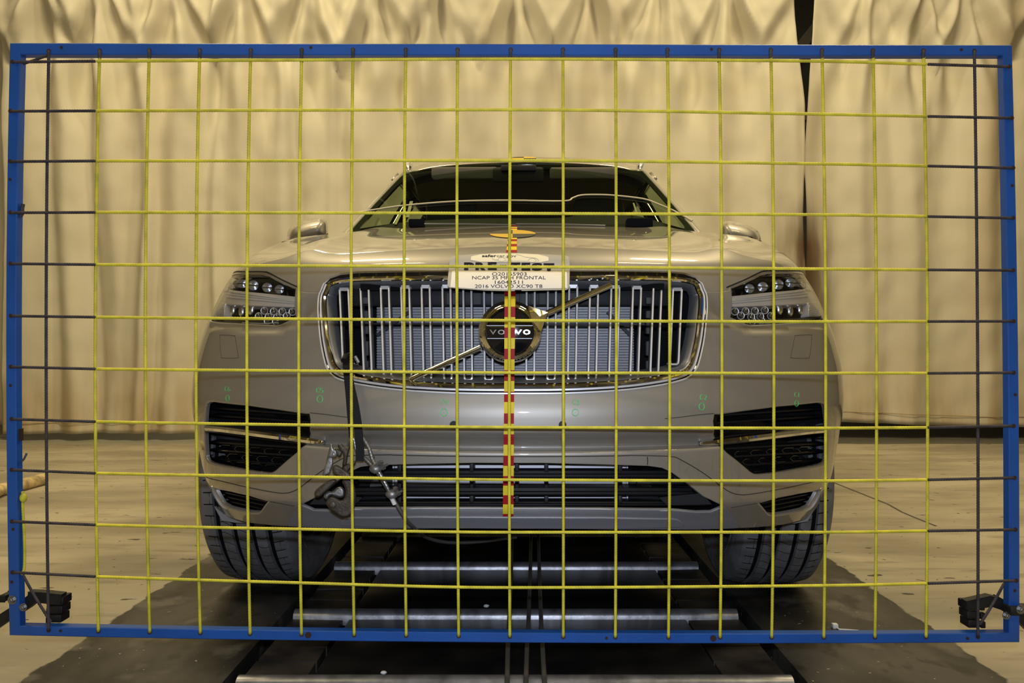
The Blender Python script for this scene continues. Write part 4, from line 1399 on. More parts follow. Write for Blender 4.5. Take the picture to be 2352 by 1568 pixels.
# ---- wheels
def wheel(u, v, s):
    hub = empty('wheel', (u, v, WR)); hub.parent = car
    hw = .135
    prof = []
    grooves = [-.072, -.026, .026, .072]
    xs = [-hw * .93 + i * (2 * hw * .93) / 60 for i in range(61)]
    # outer bead, sidewall, shoulder, tread with four grooves, and back down
    left = [(-.098, .245), (-.118, .252), (-.132, .285), (-.135, .315), (-.130, .345), (-.118, .362)]
    prof += left
    for x in [-.108 + i * .216 / 96 for i in range(97)]:
        r = WR - .010 * (abs(x) / .115)**4
        if any(abs(x - g) < .0068 for g in grooves): r -= .010
        prof.append((x, r))
    prof += [(-a, b) for a, b in reversed(left)]
    NS = 140; K = len(prof); vs = []; fs = []
    for i in range(NS):
        a = 2 * pi * i / NS
        for x, r in prof: vs.append(V((x, -r * cos(a), r * sin(a))))
    for i in range(NS):
        j = (i + 1) % NS
        for k in range(K - 1): fs.append((i * K + k, i * K + k + 1, j * K + k + 1, j * K + k))
    tyre = mk('tyre', vs, fs, M['rubber'], hub, True, None, None, .5)
    # flatten a little where it stands
    for vtx in tyre.data.vertices:
        if vtx.co.z < -WR + .003: vtx.co.z = -WR + .003 - .0005
    # cross cuts in the tread (only the side that faces forward)
    mb = MB()
    ribs = [(-.108, -.078), (-.066, -.032), (-.020, .020), (.032, .066), (.078, .108)]
    for ri, (xa, xb) in enumerate(ribs):
        nb = 66
        for i in range(nb):
            a = 2 * pi * (i + .37 * ri) / nb
            if cos(a) < -.35: continue
            pts = []
            for k in range(4):
                t = k / 3; x = lerp(xa, xb, t); aa = a + (.020 * sin(t * 3.0 + ri) if ri not in (0, 4) else .006 * t)
                r = WR - .010 * (abs(x) / .115)**4 + .0003
                pts.append(V((x, -r * cos(aa), r * sin(aa))))
            wd_ = .0016 if ri in (0, 4) else .0010
            tn = V((0, sin(a), cos(a))); nn = V((0, -cos(a), sin(a)))
            q = []
            for p in pts: q += [p - tn * wd_, p + tn * wd_]
            mb.add(q, [(0, 1, 3, 2), (2, 3, 5, 4), (4, 5, 7, 6)])
            if ri in (0, 4) and i % 2 == 0:   # short lengthwise cut of the shoulder blocks
                x = (xa + xb) / 2 + .004; r = WR - .010 * (abs(x) / .115)**4 + .0003
                for b0 in (0, 1):
                    a1 = a + 2 * pi / nb
                    p0 = V((x, -r * cos(a), r * sin(a))); p1 = V((x, -r * cos(a1), r * sin(a1)))
                    mb.add([p0 - V((.0007, 0, 0)), p0 + V((.0007, 0, 0)), p1 + V((.0007, 0, 0)), p1 - V((.0007, 0, 0))], [(0, 1, 2, 3)]); break
    for g in grooves:                        # shade of each lengthwise groove, painted as a dark band on its floor
        ring_ = []
        for i in range(121):
            a = 2 * pi * i / 120; rr = WR - .010 * (abs(g) / .115)**4 - .0093
            ring_ += [V((g - .006, -rr * cos(a), rr * sin(a))), V((g + .006, -rr * cos(a), rr * sin(a)))]
        mb.add(ring_, [(2 * i, 2 * i + 1, 2 * i + 3, 2 * i + 2) for i in range(120)])
    o = mb.build('tread_cut_shade', M['void'], hub, False); o['kind'] = 'stuff'
    # moulded rings on both sidewalls
    for sx in (-1, 1):
        for rr in (.292, .322):
            MB().tube([V((sx * (.1345 if rr < .3 else .1335), -rr * cos(t * pi / 40), rr * sin(t * pi / 40))) for t in range(80)], .0016, 5, True, V((1, 0, 0))).build('sidewall_ring', M['rubber'], hub)
    # rim barrel, spokes and hub
    mb = MB(); pr = [(-.10, .247), (-.10, .235), (-.02, .215), (.06, .215), (.10, .235), (.10, .247)]
    vs = []; fs = []; NS2 = 60
    for i in range(NS2):
        a = 2 * pi * i / NS2
        for x, r in pr: vs.append(V((x, -r * cos(a), r * sin(a))))
    for i in range(NS2):
        j = (i + 1) % NS2
        for k in range(5): fs.append((i * 6 + k, i * 6 + k + 1, j * 6 + k + 1, j * 6 + k))
    rim = mb.add(vs, fs).build('rim', M['alloy'], hub)
    for i in range(5):
        a = 2 * pi * i / 5
        p0 = V((s * .06, -.05 * cos(a), .05 * sin(a))); p1 = V((s * .075, -.225 * cos(a), .225 * sin(a)))
        MB().sweep([p0, p1], [(-.03, -.012), (.03, -.012), (.022, .012), (-.022, .012)], False, V((1, 0, 0))).build('spoke', M['alloy'], hub)
    MB().cyl((-.07, 0, 0), (s * .08, 0, 0), .065, 24).build('wheel_hub', M['alloy'], hub)
    MB().cyl((-s * .02, 0, 0), (-s * .045, 0, 0), .165, 40).build('brake_disc', M['iron2'], hub)
    return hub


for s in (-1, 1):
    wheel(s * .774 - .005, ARCHV, s)
    wheel(s * .82, 3.85, s)
    # suspension arm and arch lining
    MB().tube([V((s * .30, ARCHV + .05, .30)), V((s * .55, ARCHV, .26)), V((s * .68, ARCHV, .27))], .025, 8).build('suspension_arm', M['interior2'], car)
    vs, fs = ngrid(lambda i, j: V((s * lerp(.50, .80, j), ARCHV - .43 * cos(i * pi), WR + .43 * sin(i * pi))), 24, 2)
    mk('arch_liner', vs, fs, M['black'], car)
    MB().box((s * .50 - .01, ARCHV - .42, .30), (s * .50 + .01, ARCHV + .42, .85)).build('arch_liner', M['void'], car, False)
MB().tube([V((-.66, ARCHV + .03, .22)), V((.66, ARCHV + .03, .22))], .02, 8).build('axle_beam', M['interior'], car)

# ---- mirrors
def pillow(outline, place, bulge, back, sp, edge=None):
    dn = densify(outline, sp, 1, 1); P = list(dn); n = len(dn); E = [(i, (i + 1) % n) for i in range(n)]
    x0 = min(p[0] for p in P); x1 = max(p[0] for p in P); y0 = min(p[1] for p in P); y1 = max(p[1] for p in P)
    y = y0; r = 0
    while y < y1:
        x = x0 + (sp / 2 if r % 2 else 0)
        while x < x1:
            if pt_in((x, y), dn) and min(math.hypot(x - a, y - b) for a, b in dn) > sp * .55: P.append((x, y))
            x += sp
        y += sp * .866; r += 1
    R_ = delaunay_2d_cdt([V(p) for p in P], E, [], 0, 1e-6)
    pts = [(v.x, v.y) for v in R_[0]]
    fs = [tuple(f) for f in R_[2] if pt_in((sum(pts[i][0] for i in f) / 3, sum(pts[i][1] for i in f) / 3), dn)]

    def dist(p):
        m = 1e9
        for i in range(n):
            a = dn[i]; b = dn[(i + 1) % n]; ab = (b[0] - a[0], b[1] - a[1]); L2 = ab[0]**2 + ab[1]**2 or 1
            t = clamp(((p[0] - a[0]) * ab[0] + (p[1] - a[1]) * ab[1]) / L2)
            m = min(m, math.hypot(p[0] - a[0] - ab[0] * t, p[1] - a[1] - ab[1] * t))
        return m
    ds = [dist(p) for p in pts]; mx = max(ds)
    if edge: mx = min(mx, edge)
    hs = [math.sqrt(max(0, 1 - (1 - min(1, d / mx))**2)) for d in ds]
    vs = [place(p[0], p[1], -bulge * h) for p, h in zip(pts, hs)] + [place(p[0], p[1], back * h) for p, h in zip(pts, hs)]
    k = len(pts); on = [d < 1e-3 for d in ds]
    idx = [i if on[i] else k + i for i in range(k)]
    return vs, fs + [tuple(idx[i] for i in f)[::-1] for f in fs]


MIR = chaikin([(659, 563), (659, 545), (661, 530), (668, 520), (682, 511), (705, 503.5), (733, 498.5), (744, 500), (750, 506), (752.5, 516), (754, 546), (735, 552), (700, 560)], 2)
for s in (-1, 1):
    xc = lambda x: x if s < 0 else 2 * 1203.5 - x
    vs, fs = pillow(MIR, lambda x, y, o: LV(xc(x), y + (8 if s > 0 else 0), 1.80 + o), .13, .05, 6)
    used = sorted({i for f in fs for i in f}); mp = {i: k for k, i in enumerate(used)}
    mir = mk('wing_mirror', [vs[i] for i in used], [tuple(mp[i] for i in f) for f in fs], M['paint'], car)
    c = LV(xc(745), 540, 1.82)
    MB().sweep([c, c + V((-s * .09, .02, -.06))], [(-.03, -.012), (.03, -.012), (.03, .012), (-.03, .012)]).build('mirror_arm', M['black'], mir)

# ---- cowl, wipers and the cabin
cw = []
for i in range(31):
    t = i / 30; th = lerp(-TH * .93, TH * .93, t); p = HS(th, zt_(th) + .995); cw.append(p + V((0, .03, -.012)))
MB().sweep(cw, [(-.03, -.02), (.03, -.02), (.03, .0), (-.03, .0)]).build('cowl_panel', M['black'], car)
for A, B in (((975, 514), (1195, 517)), ((1185, 514.5), (1390, 518))):
    MB().tube([LV(*A, 1.27), LV((A[0] + B[0]) / 2, A[1] + .5, 1.26), LV(*B, 1.28)], .0035, 6).build('wiper_blade', M['satin'], car)
# dash with its raised instrument hood; the cream line runs along its crest
CREST = [(815, 491), (860, 484), (930, 474), (1050, 464.5), (1170, 462.5), (1294, 464), (1315, 457), (1335, 450.5), (1375, 449.5), (1415, 451.5), (1478, 459), (1510, 470), (1545, 485), (1590, 509)]
DCR = [(800, 530), (850, 521), (930, 510), (1050, 503), (1170, 501), (1290, 500), (1330, 492), (1375, 488), (1415, 490), (1470, 497), (1510, 508), (1560, 522), (1608, 534)]
dash_c = [LV(x, y, 1.94 - .24 * min(1, abs(x - 1203) / 390)**2) for x, y in DCR]
dc = [V(p) for p in catmull([tuple(p) for p in dash_c], 5)]
n = len(dc); vs = dc + [p + V((0, .20, -.02)) for p in dc] + [V((p.x * .95, 1.56 + .1 * abs(p.x), 1.17)) for p in dc] + [V((p.x, p.y + .30, .95)) for p in dc]
fs = []
for i in range(n - 1):
    fs += [(i, i + 1, n + i + 1, n + i), (2 * n + i, 2 * n + i + 1, i + 1, i), (n + i, n + i + 1, 3 * n + i + 1, 3 * n + i)]
dash = mk('dashboard', vs, fs, M['interior'], car)
cd = []
for x, y in catmull(CREST, 4):
    u_, t_ = solve(screen, x, y, (x - 1203) / 400, .3); cd.append(screen(u_, t_) + V((0, -.004, .004)))
MB().tube(cd, .0038, 6).build('cream_cord', M['creamcord'], ws, label='cream cord stuck across the windscreen')
for A, B, w in (((945, 462), (936, 499), 4), ((870, 500), (860, 522), 3), ((922, 487), (908, 515), 3), ((1455, 466), (1462, 488), 2)):
    a = LV(*A, 1.90); b = LV(*B, 1.78)
    MB().sweep([a, b], [(-w * .0018, -.0006), (w * .0018, -.0006), (w * .0018, .0006), (-w * .0018, .0006)], False, UP).build('tape_strip', M['tapebeige'], dash)
for x0, x1, y0, y1 in ((938, 972, 515, 502), (1440, 1500, 516, 500)):
    a = LV(x0, y0, 1.68); b = LV(x1, y1, 1.68)
    MB().bbox((a.x, 1.68, a.z - .01), (b.x, 1.75, b.z), .006).build('navy_box', M['navy'], dash)
for x in (-.40, .40):                        # seats with head restraints
    MB().bbox((x - .25, 2.45, .75), (x + .25, 2.65, 1.36), .06).build('seat_back', M['interior'], car)
    MB().bbox((x - .14, 2.62, 1.40), (x + .14, 2.70, 1.56), .04).build('head_restraint', M['interior2'], car)
MB().bbox((-.58, 3.35, .75), (.58, 3.5, 1.38), .06).build('rear_seat', M['interior'], car)
w0 = V((.40, 2.0, 1.13))
MB().tube([w0 + V((.185 * cos(t * pi / 16), .07 * sin(t * pi / 16), .185 * sin(t * pi / 16))) for t in range(32)], .016, 8, True, UP).build('steering_wheel', M['interior'], car)
vs, fs = ngrid(lambda i, j: ROOF((i * 2 - 1) * .95, lerp(.01, .98, j)) + V((0, 0, -.07)), 14, 14)
mk('headliner', vs, fs, M['headliner'], car)
m_ = LV(1190, 400, 2.05)
MB().bbox(m_ + V((-.12, 0, -.035)), m_ + V((.12, .03, .035)), .012).build('rear_view_mirror', M['interior'], car)
MB().bbox(LV(1150, 392, 2.02), LV(1232, 378, 2.02) + V((0, .05, 0)), .008).build('sensor_pod', M['interior'], car)
for s in (-1, 1):                            # folded sun visors
    a = LV(1203 + s * 60, 410, 2.06); b = LV(1203 + s * 210, 392, 2.10)
    MB().bbox((min(a.x, b.x), 2.06, a.z), (max(a.x, b.x), 2.10, b.z + .01), .01).build('sun_visor', M['headliner'], car)
MB().box((-.85, 4.22, .5), (.85, 4.24, 1.2)).build('cabin_back', M['interior'], car, False)
MB().box((-.85, 1.5, .5), (.85, 4.2, .55)).build('cabin_floor', M['interior'], car, False)
for s in (-1, 1): MB().box((s * .84 - .02, 1.75, .5), (s * .84 + .02, 4.2, 1.10)).build('door_lining', M['interior2'], car, False)
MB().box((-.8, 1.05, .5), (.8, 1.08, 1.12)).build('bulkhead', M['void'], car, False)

# ---- green marker circles on the bumper
def marks():
    G1 = {'C': lambda x, y, w, h: [[(x + w, y), (x + .3 * w, y - .0 * h), (x, y + .5 * h), (x + .25 * w, y + h), (x + w, y + .9 * h)]],
          '1': lambda x, y, w, h: [[(x + .5 * w, y), (x + .5 * w, y + h)]],
          '2': lambda x, y, w, h: [[(x, y + .1 * h), (x + .6 * w, y), (x + w, y + .3 * h), (x + .1 * w, y + h)], [(x + .1 * w, y + h), (x + w, y + h)]],
          '3': lambda x, y, w, h: [[(x, y), (x + w, y + .1 * h), (x + .4 * w, y + .45 * h)], [(x + .4 * w, y + .45 * h), (x + w, y + .7 * h), (x + .6 * w, y + h), (x, y + .95 * h)]],
          '4': lambda x, y, w, h: [[(x, y), (x, y + .5 * h)], [(x, y + .5 * h), (x + w, y + .55 * h)], [(x + .9 * w, y), (x + .9 * w, y + h)]],
          '5': lambda x, y, w, h: [[(x + w, y), (x, y)], [(x, y), (x, y + .45 * h)], [(x, y + .45 * h), (x + w, y + .5 * h), (x + .9 * w, y + .95 * h), (x, y + h)]],
          '6': lambda x, y, w, h: [[(x + .4 * w, y), (x, y + .6 * h), (x + .4 * w, y + h), (x + w, y + .75 * h), (x + .5 * w, y + .5 * h), (x, y + .75 * h)]]}
    for t, tx, ty, cx, cy, rx, ry in (('C6', 517, 888, 523, 914, 4, 7), ('C5', 727, 891, 735, 916, 6.3, 8), ('C4', 1013, 918, 1019.5, 947, 7.5, 8.5),
                                      ('C3', 1315, 918.5, 1321.5, 947, 7.2, 7.6), ('C2', 1608, 907, 1611.5, 933.5, 6, 8), ('C1', 1825, 901, 1829.5, 926, 4.2, 6.5)):
        mb = MB(); sq_ = .8 if cx in (523, 1829.5) else 1
        st = []
        st += G1['C'](tx, ty, 6 * sq_, 9.5); st += G1[t[1]](tx + 8.5 * sq_, ty + .5, 6 * sq_, 10)
        circ = [(cx + rx * cos(a * pi / 9), cy + ry * sin(a * pi / 9)) for a in range(19)]
        st.append(circ); st.append([(cx - .6, cy), (cx + .6, cy + .5)])
        for l in st:
            l2 = catmull(l, 4) if len(l) > 2 else l
            q = [FS(*pix(x, y), -.0004) for x, y in l2]
            mb.sweep(q, [(-.0009, -.0003), (.0009, -.0003), (.0009, .0002), (-.0009, .0002)], False, UP)
        mb.build('marker_mark', M['green'], bumper, label='green hand-drawn mark ' + t + ' over a small dotted circle')


marks()


# ------------------------------------------------------------------ twisted ropes
def rope(name, pts, r, m, parent=None, strands=3, pitch=.0056, step=.0016, nseg=10, depth=.17):
    pts = [V(p) for p in pts]; curve = len(pts) < 30      # pitch is the distance between neighbouring strands along the rope
    if curve and len(pts) > 3: pts = [V(p) for p in catmull([tuple(p) for p in pts], 10)]
    P = np.array([tuple(p) for p in pts]); L = np.concatenate([[0], np.cumsum(np.linalg.norm(np.diff(P, axis=0), axis=1))])
    n = max(3, int(L[-1] / step)); s = np.linspace(0, L[-1], n + 1)
    C_ = np.stack([np.interp(s, L, P[:, k]) for k in range(3)], 1)
    T = np.gradient(C_, axis=0); T /= np.linalg.norm(T, axis=1)[:, None]
    ref = np.array((.31, .9, .17)) if abs(T[0] @ np.array((.31, .9, .17))) < .8 else np.array((.9, -.2, .3))
    U = np.cross(T, ref); U /= np.linalg.norm(U, axis=1)[:, None]; W_ = np.cross(T, U)
    ph = 2 * np.pi * np.arange(nseg) / nseg
    rr = r * (1 - depth * (.5 - .5 * np.cos(strands * ph[None, :] - 2 * np.pi * s[:, None] / pitch)))
    X = C_[:, None, :] + U[:, None, :] * (rr * np.cos(ph))[..., None] + W_[:, None, :] * (rr * np.sin(ph))[..., None]
    i = np.arange(n)[:, None] * nseg; j = np.arange(nseg)[None, :]; k = (j + 1) % nseg
    F = np.stack([i + j, i + k, i + nseg + k, i + nseg + j], -1).reshape(-1, 4)
    caps = np.concatenate([np.arange(nseg)[::-1], n * nseg + np.arange(nseg)])
    me = bpy.data.meshes.new(name); me.vertices.add(X.shape[0] * nseg); me.vertices.foreach_set('co', X.reshape(-1).astype(np.float32))
    nf = len(F); loops = np.concatenate([F.reshape(-1), caps]).astype(np.int32)
    me.loops.add(len(loops)); me.loops.foreach_set('vertex_index', loops)
    me.polygons.add(nf + 2)
    me.polygons.foreach_set('loop_start', np.concatenate([np.arange(nf) * 4, [nf * 4, nf * 4 + nseg]]).astype(np.int32))
    me.update(calc_edges=True); me.validate()
    me.materials.append(m); me.polygons.foreach_set('use_smooth', [True] * len(me.polygons)); me.update()
    o = bpy.data.objects.new(name, me); col.objects.link(o)
    if parent is not None: o.parent = parent
    return o


# ------------------------------------------------------------------ blue frame strung with ropes
DF = 1.70
fb = W(1180, 1627, DF); fb.z = 0
frame = empty('grid_frame', fb, 0, 'blue steel frame strung with a grid of yellow and dark ropes before the car', 'frame')
bpy.context.view_layer.update()
FI = frame.matrix_world.inverted()
fw = lambda px, py, d=DF: FI @ W(px, py, d)


def bow(a, b, k, n=12):                      # slightly bowed run between two pixels
    return [(lerp(a[0], b[0], i / n) + k[0] * 4 * (i / n) * (1 - i / n), lerp(a[1], b[1], i / n) + k[1] * 4 * (i / n) * (1 - i / n)) for i in range(n + 1)]


TD = .021                                    # tube depth
oT = bow((22, 98), (2325, 103), (0, 0)); iT = bow((46, 125), (2304, 127), (0, .5))
oB = bow((21, 1459), (2342.5, 1475), (0, 9)); iB = bow((45, 1437), (2318, 1453), (0, 8))
oL = bow((22, 98), (21, 1459), (-8.5, 0)); iL = bow((46, 125), (45, 1437), (-9.5, 0))
oR = bow((2325, 103), (2342.5, 1475), (5.5, 0)); iR = bow((2304, 127), (2318, 1453), (5, 0))
for o_, i_ in ((oT, iT), (oB, iB), (oL, iL), (oR, iR)):
    vs = []; n = len(o_)
    for (a, b), (c, d) in zip(o_, i_):
        A = fw(a, b); B = fw(c, d); t = (B - A) * .08; bk = V((0, TD, 0)); ch = V((0, .0018, 0))
        vs += [A + ch, A + t, B - t, B + ch, B + bk, A + bk]
    fs = []
    for i in range(n - 1):
        for k in range(6): q = (k + 1) % 6; fs.append((i * 6 + k, i * 6 + q, (i + 1) * 6 + q, (i + 1) * 6 + k))
    fs += [tuple(range(6)), tuple((n - 1) * 6 + k for k in range(6))]
    mk('frame_rail', vs, fs, M['blue'], frame, True, None, None, .35)

RR = .0034
XT = [112, 229, 343, 459, 576, 693, 811, 932, 1051, 1173, 1293, 1414, 1533, 1652, 1770.5, 1888, 2005, 2121, 2238]
XM = [106, 219, 334, 450, 567, 686, 806.5, 928, 1049.5, 1170, 1294, 1415.5, 1538, 1658, 1777.5, 1896.3, 2013, 2130, 2245]
XB = [111.6, 226, 344, 460, 574.4, 692.5, 813.5, 933, 1053.5, 1171, 1293.8, 1413.4, 1535.4, 1654, 1772.5, 1892.2, 2009.7, 2127, 2246]
YTH = [114 + 3 * ((i - 9) / 9)**2 for i in range(19)]
YBH = [lerp(1447, 1462, i / 18) + 7 * (1 - ((i - 9) / 9)**2) for i in range(19)]
ROWS = [(142, 140.5, 138, 135.5, 140.5, 147.5, 153), (255, 254.5, 253, 252, 262, 267, 271), (370.5, 369.5, 369, 368.5, 376, 381, 385.5),
        (488, 487.5, 488.5, 490, 493, 497, 500.5), (605, 607.5, 610, 612.5, 617.5, 619.5, 620.6), (725, 728, 732, 735.7, 738.5, 738, 737.5),
        (842, 847, 851, 855.7, 857, 857, 855.6), (962, 968, 975, 981, 983, 981.5, 978), (1078.6, 1086.5, 1094, 1101.5, 1104, 1101.5, 1097),
        (1197, 1205, 1214, 1222, 1222, 1219, 1216), (1314, 1323.6, 1337, 1349, 1344.5, 1339.5, 1333)]
ROWX = [31, 222, 650, 1170, 1880, 2128, 2322]
holes = []
for i in range(19):
    ys = YTH[i], YBH[i]
    y0, y1 = ys[0] + 4, ys[1] - 5
    lag = lambda y: (XT[i] * (y - 740) * (y - y1) / ((y0 - 740) * (y0 - y1)) + XM[i] * (y - y0) * (y - y1) / ((740 - y0) * (740 - y1)) + XB[i] * (y - y0) * (y - 740) / ((y1 - y0) * (y1 - 740)))
    path = [(XT[i], ys[0], .005), (XT[i], ys[0] + 2, -.002)] + [(lag(lerp(y0, y1, k / 40)), lerp(y0, y1, k / 40), -.0048) for k in range(41)] + [(XB[i], ys[1] - 2, -.002), (XB[i], ys[1], .005)]
    pts = [fw(x, y, DF + o) for x, y, o in path]
    if i in (0, 18):
        rope('rope', pts, RR * .95, M['darkrope'], frame)
    else:
        dk = (143 if i in (5, 13) else 134)
        r_ = rope('rope', [fw(lag(dk - 2), dk - 2, DF - .0048)] + [p for p, (x_, y_, o_) in zip(pts, path) if y_ > dk + 2], RR, M['rope'], frame)
        e = [fw(XT[i], ys[0] - 1, DF + .003), fw(XT[i] - .2, ys[0] + 5, DF - .0055), fw(XT[i] - .4, dk, DF - .0048)]
        rope('dark_end', e, RR * 1.16, M['darkrope'], r_)['label'] = 'dark wrapped upper end of the rope'
    holes += [(XT[i], ys[0]), (XB[i], ys[1])]
for k, row in enumerate(ROWS):
    ROWX[0] = (30, 25, 25, 25, 25, 26, 26, 28, 28, 29, 30)[k]; ROWX[-1] = (2317, 2323, 2326, 2326, 2326, 2327, 2327, 2327, 2329, 2331, 2333)[k]
    off = -.0125
    ry = table(list(zip(ROWX, row)))
    P = [fw(ROWX[0], row[0], DF + .005), fw(ROWX[0] + 5, row[0] + .3, DF - .004), fw(ROWX[1], row[1], DF + off), fw(ROWX[-2], row[-2], DF + off), fw(ROWX[-1] - 5, row[-1], DF - .004), fw(ROWX[-1], row[-1], DF + .005)]
    r_ = rope('rope', [fw(lerp(ROWX[1], ROWX[-2], t / 48), ry(lerp(ROWX[1], ROWX[-2], t / 48)), DF + off) for t in range(49)], RR, M['rope'], frame)
    xl = 218 + (k * 37 % 7) - 3
    for q in ((P[0], P[1], P[2]), (P[-1], P[-2], P[-3])):
        rope('dark_end', [q[0], q[1], q[2] + (q[1] - q[2]) * .02], RR * .95, M['darkrope'], r_)['label'] = 'dark end of the rope'
    holes += [(ROWX[0] - 1, row[0]), (ROWX[-1] + 1, row[-1])]
hm = None


def hole(x, y, r=4.2):
    global hm
    if hm is None:
        mb = MB(); mb.cyl((0, .0005, 0), (0, -.0006, 0), 1.0, 14); hm = mb.build('hole', M['hole'], frame); o = hm
    else:
        o = hm.copy(); col.objects.link(o)
    o.location = fw(x, y, DF + .0000); s = r * DF / FP; o.scale = (s, 1, s); o.parent = frame
    return o


for x, y in holes: hole(x, y, 5.0)
for x, y in ((141, 109), (714, 109), (1634, 113), (2208, 114), (23, 412), (24, 885), (27, 1336), (2325, 426), (2332, 906), (2331, 1356), (139, 1448), (1393, 1465), (2222, 1465.5), (30, 1215)): hole(x, y, 3.6)
for x, y, r in ((708, 1457.5, 7), (1638, 1465, 7)):
    c = fw(x, y)
    mb = MB().cyl(c + V((0, .001, 0)), c + V((0, -.0025, 0)), r * DF / FP, 20).cyl(c + V((0, 0, 0)), c + V((0, -.0035, 0)), r * .5 * DF / FP, 8)
    mb.build('rivet', M['hole'], frame)
# tie cords in the corners
rope('corner_cord', [fw(108, 127, DF - .004), fw(80, 138, DF - .003), fw(54, 146, DF + .004)], RR * .9, M['darkrope'], frame)
rope('corner_cord', [fw(54, 1322, DF + .004), fw(78, 1366, DF - .004), fw(104, 1408, DF - .006), fw(117, 1428, DF - .002)], RR * .9, M['darkrope'], frame)
rope('corner_cord', [fw(2306, 1340, DF + .004), fw(2284, 1380, DF - .004), fw(2262, 1416, DF - .006), fw(2250, 1434, DF - .002)], RR * .9, M['darkrope'], frame)
lc = rope('loose_cord', [fw(51, 1128, DF + .012), fw(54, 1142, DF + .012), fw(52, 1160, DF + .014), fw(56, 1240, DF + .014), fw(56, 1300, DF + .012), fw(50, 1320, DF + .006)], .0032, M['rope'], frame)
MB().ball(fw(53.5, 1143, DF + .012), .0075, 0, 1, 1, 1.3).build('cord_knot', M['rope'], lc)
MB().tube([fw(x, y, DF + .014) for x, y in ((49, 1060), (55, 1054), (60, 1044), (61, 1040))], .0022, 8).build('wire_hook', M['bolt'], frame)
MB().tube([fw(x, y, DF + .012) for x, y in ((47, 497), (51, 490), (51, 478), (53, 468))], .004, 8).build('cord_toggle', M['darkrope'], frame)
MB().bbox(fw(42, 1010, DF + .016), fw(48, 985, DF + .008), .001).build('cord_toggle', M['hole'], frame)
# black stand arms and ribbed rubber pads at the two lower corners
for s in (-1, 1):
    if s < 0:
        arm1 = [(-150, 1560), (-60, 1468), (20, 1412), (62, 1386), (84, 1368)]
        arm2 = [(70, 1368), (100, 1369), (146, 1374)]
        padx = (106, 143); pady = (1380, 1431); clampbox = (10, 1358, 20, 1381); bolt = (28.5, 1377); bolt2 = (54, 1394)
    else:
        arm1 = [(2500, 1585), (2420, 1490), (2352, 1425), (2320, 1398), (2283, 1378)]
        arm2 = [(2294, 1384), (2270, 1377), (2216, 1389)]
        padx = (2219, 2260); pady = (1392, 1443); clampbox = (2322, 1384, 2364, 1414); bolt = (2344, 1399); bolt2 = (2311, 1413)
    sec = [(-.009, -.009), (.009, -.009), (.009, .009), (-.009, .009)]
    leg = [fw(x, y, DF + .034) for x, y in arm1]
    foot = leg[0].copy(); foot.z = FI.translation.z * 0 + .012
    arm = MB().sweep([foot] + leg, [(a * 1.25, b * 1.25) for a, b in sec], False, UP).build('stand_arm', M['stand'], frame)
    MB().bbox(foot + V((-.04, -.05, -.012)), foot + V((.04, .05, .004)), .003).build('stand_foot', M['stand'], arm)
    MB().sweep([fw(x, y, DF + .034) for x, y in arm2], [(-.0115, -.010), (.0115, -.010), (.0115, .010), (-.0115, .010)], False, UP).build('pad_arm', M['stand'], arm)
    for k in range(3):
        y0 = lerp(pady[0] - 10, pady[1], k / 3) + 1; y1 = lerp(pady[0] - 10, pady[1], (k + 1) / 3) - 1
        dx = (-2.5 if s < 0 else 2.5) * k
        xm = lerp(padx[0], padx[1], .62 if s < 0 else .5)
        A = fw(xm + dx - (16 if s < 0 else 20), y1, DF + .026); B = fw(xm + dx + (16 if s < 0 else 6), y0, DF + .026) + V((0, .035, 0))
        MB().bbox(A, B, .002).build('rubber_pad', M['stand'], arm)
        A = fw(padx[0] + dx * .4, y1 + 2, DF + .035) if s < 0 else fw(padx[1] - 8 + dx * .4, y1 + 1, DF + .035)
        MB().bbox(A, A + V((.010, .012, .014)), .002).build('rubber_pad', M['stand'], arm)
    x0, y0, x1, y1 = clampbox
    dd = .012 if s < 0 else -.012
    MB().bbox(fw(x0, y1, DF + dd), fw(x1, y0, DF + dd + .03), .002).build('clamp_block', M['stand'], arm)
    for (x, y), r in ((bolt, .0065), (bolt2, .0055)):
        c = fw(x, y, DF + (dd if s > 0 and r > .006 else 0))
        MB().cyl(c, c + V((0, -.006, 0)), r, 6).ball(c + V((0, -.006, 0)), r * .55, 0, 1, .5, 1).cyl(c, c + V((0, -.0015, 0)), r * 1.45, 18).build('bolt', M['bolt'], arm)

# ------------------------------------------------------------------ things taped to or hung on the car
# placard bent over the front edge of the hood
hv = {}
for y in (578, 584, 590, 597, 604):
    a, b = solve(HS, 1171, y, 0.0, zt_(0) + .12); hv[y] = HS(a, b).y
pv = table([(574, hv[578] + .012), (578, hv[578]), (584, hv[584]), (590, hv[590]), (597, hv[597]), (604, hv[604]), (621, .078), (640, .050), (655, .034), (670, .022)])


def SGN(x, y, o=0.0):
    p = LV(x, y, 0)
    yy = y + 3.2 * ((x - 1170) / 140)**2 * (-1 if y < 620 else 1) * 0
    return LW(LV(x, y, pv(yy) - .0085 + .22 * p.x * p.x + o))


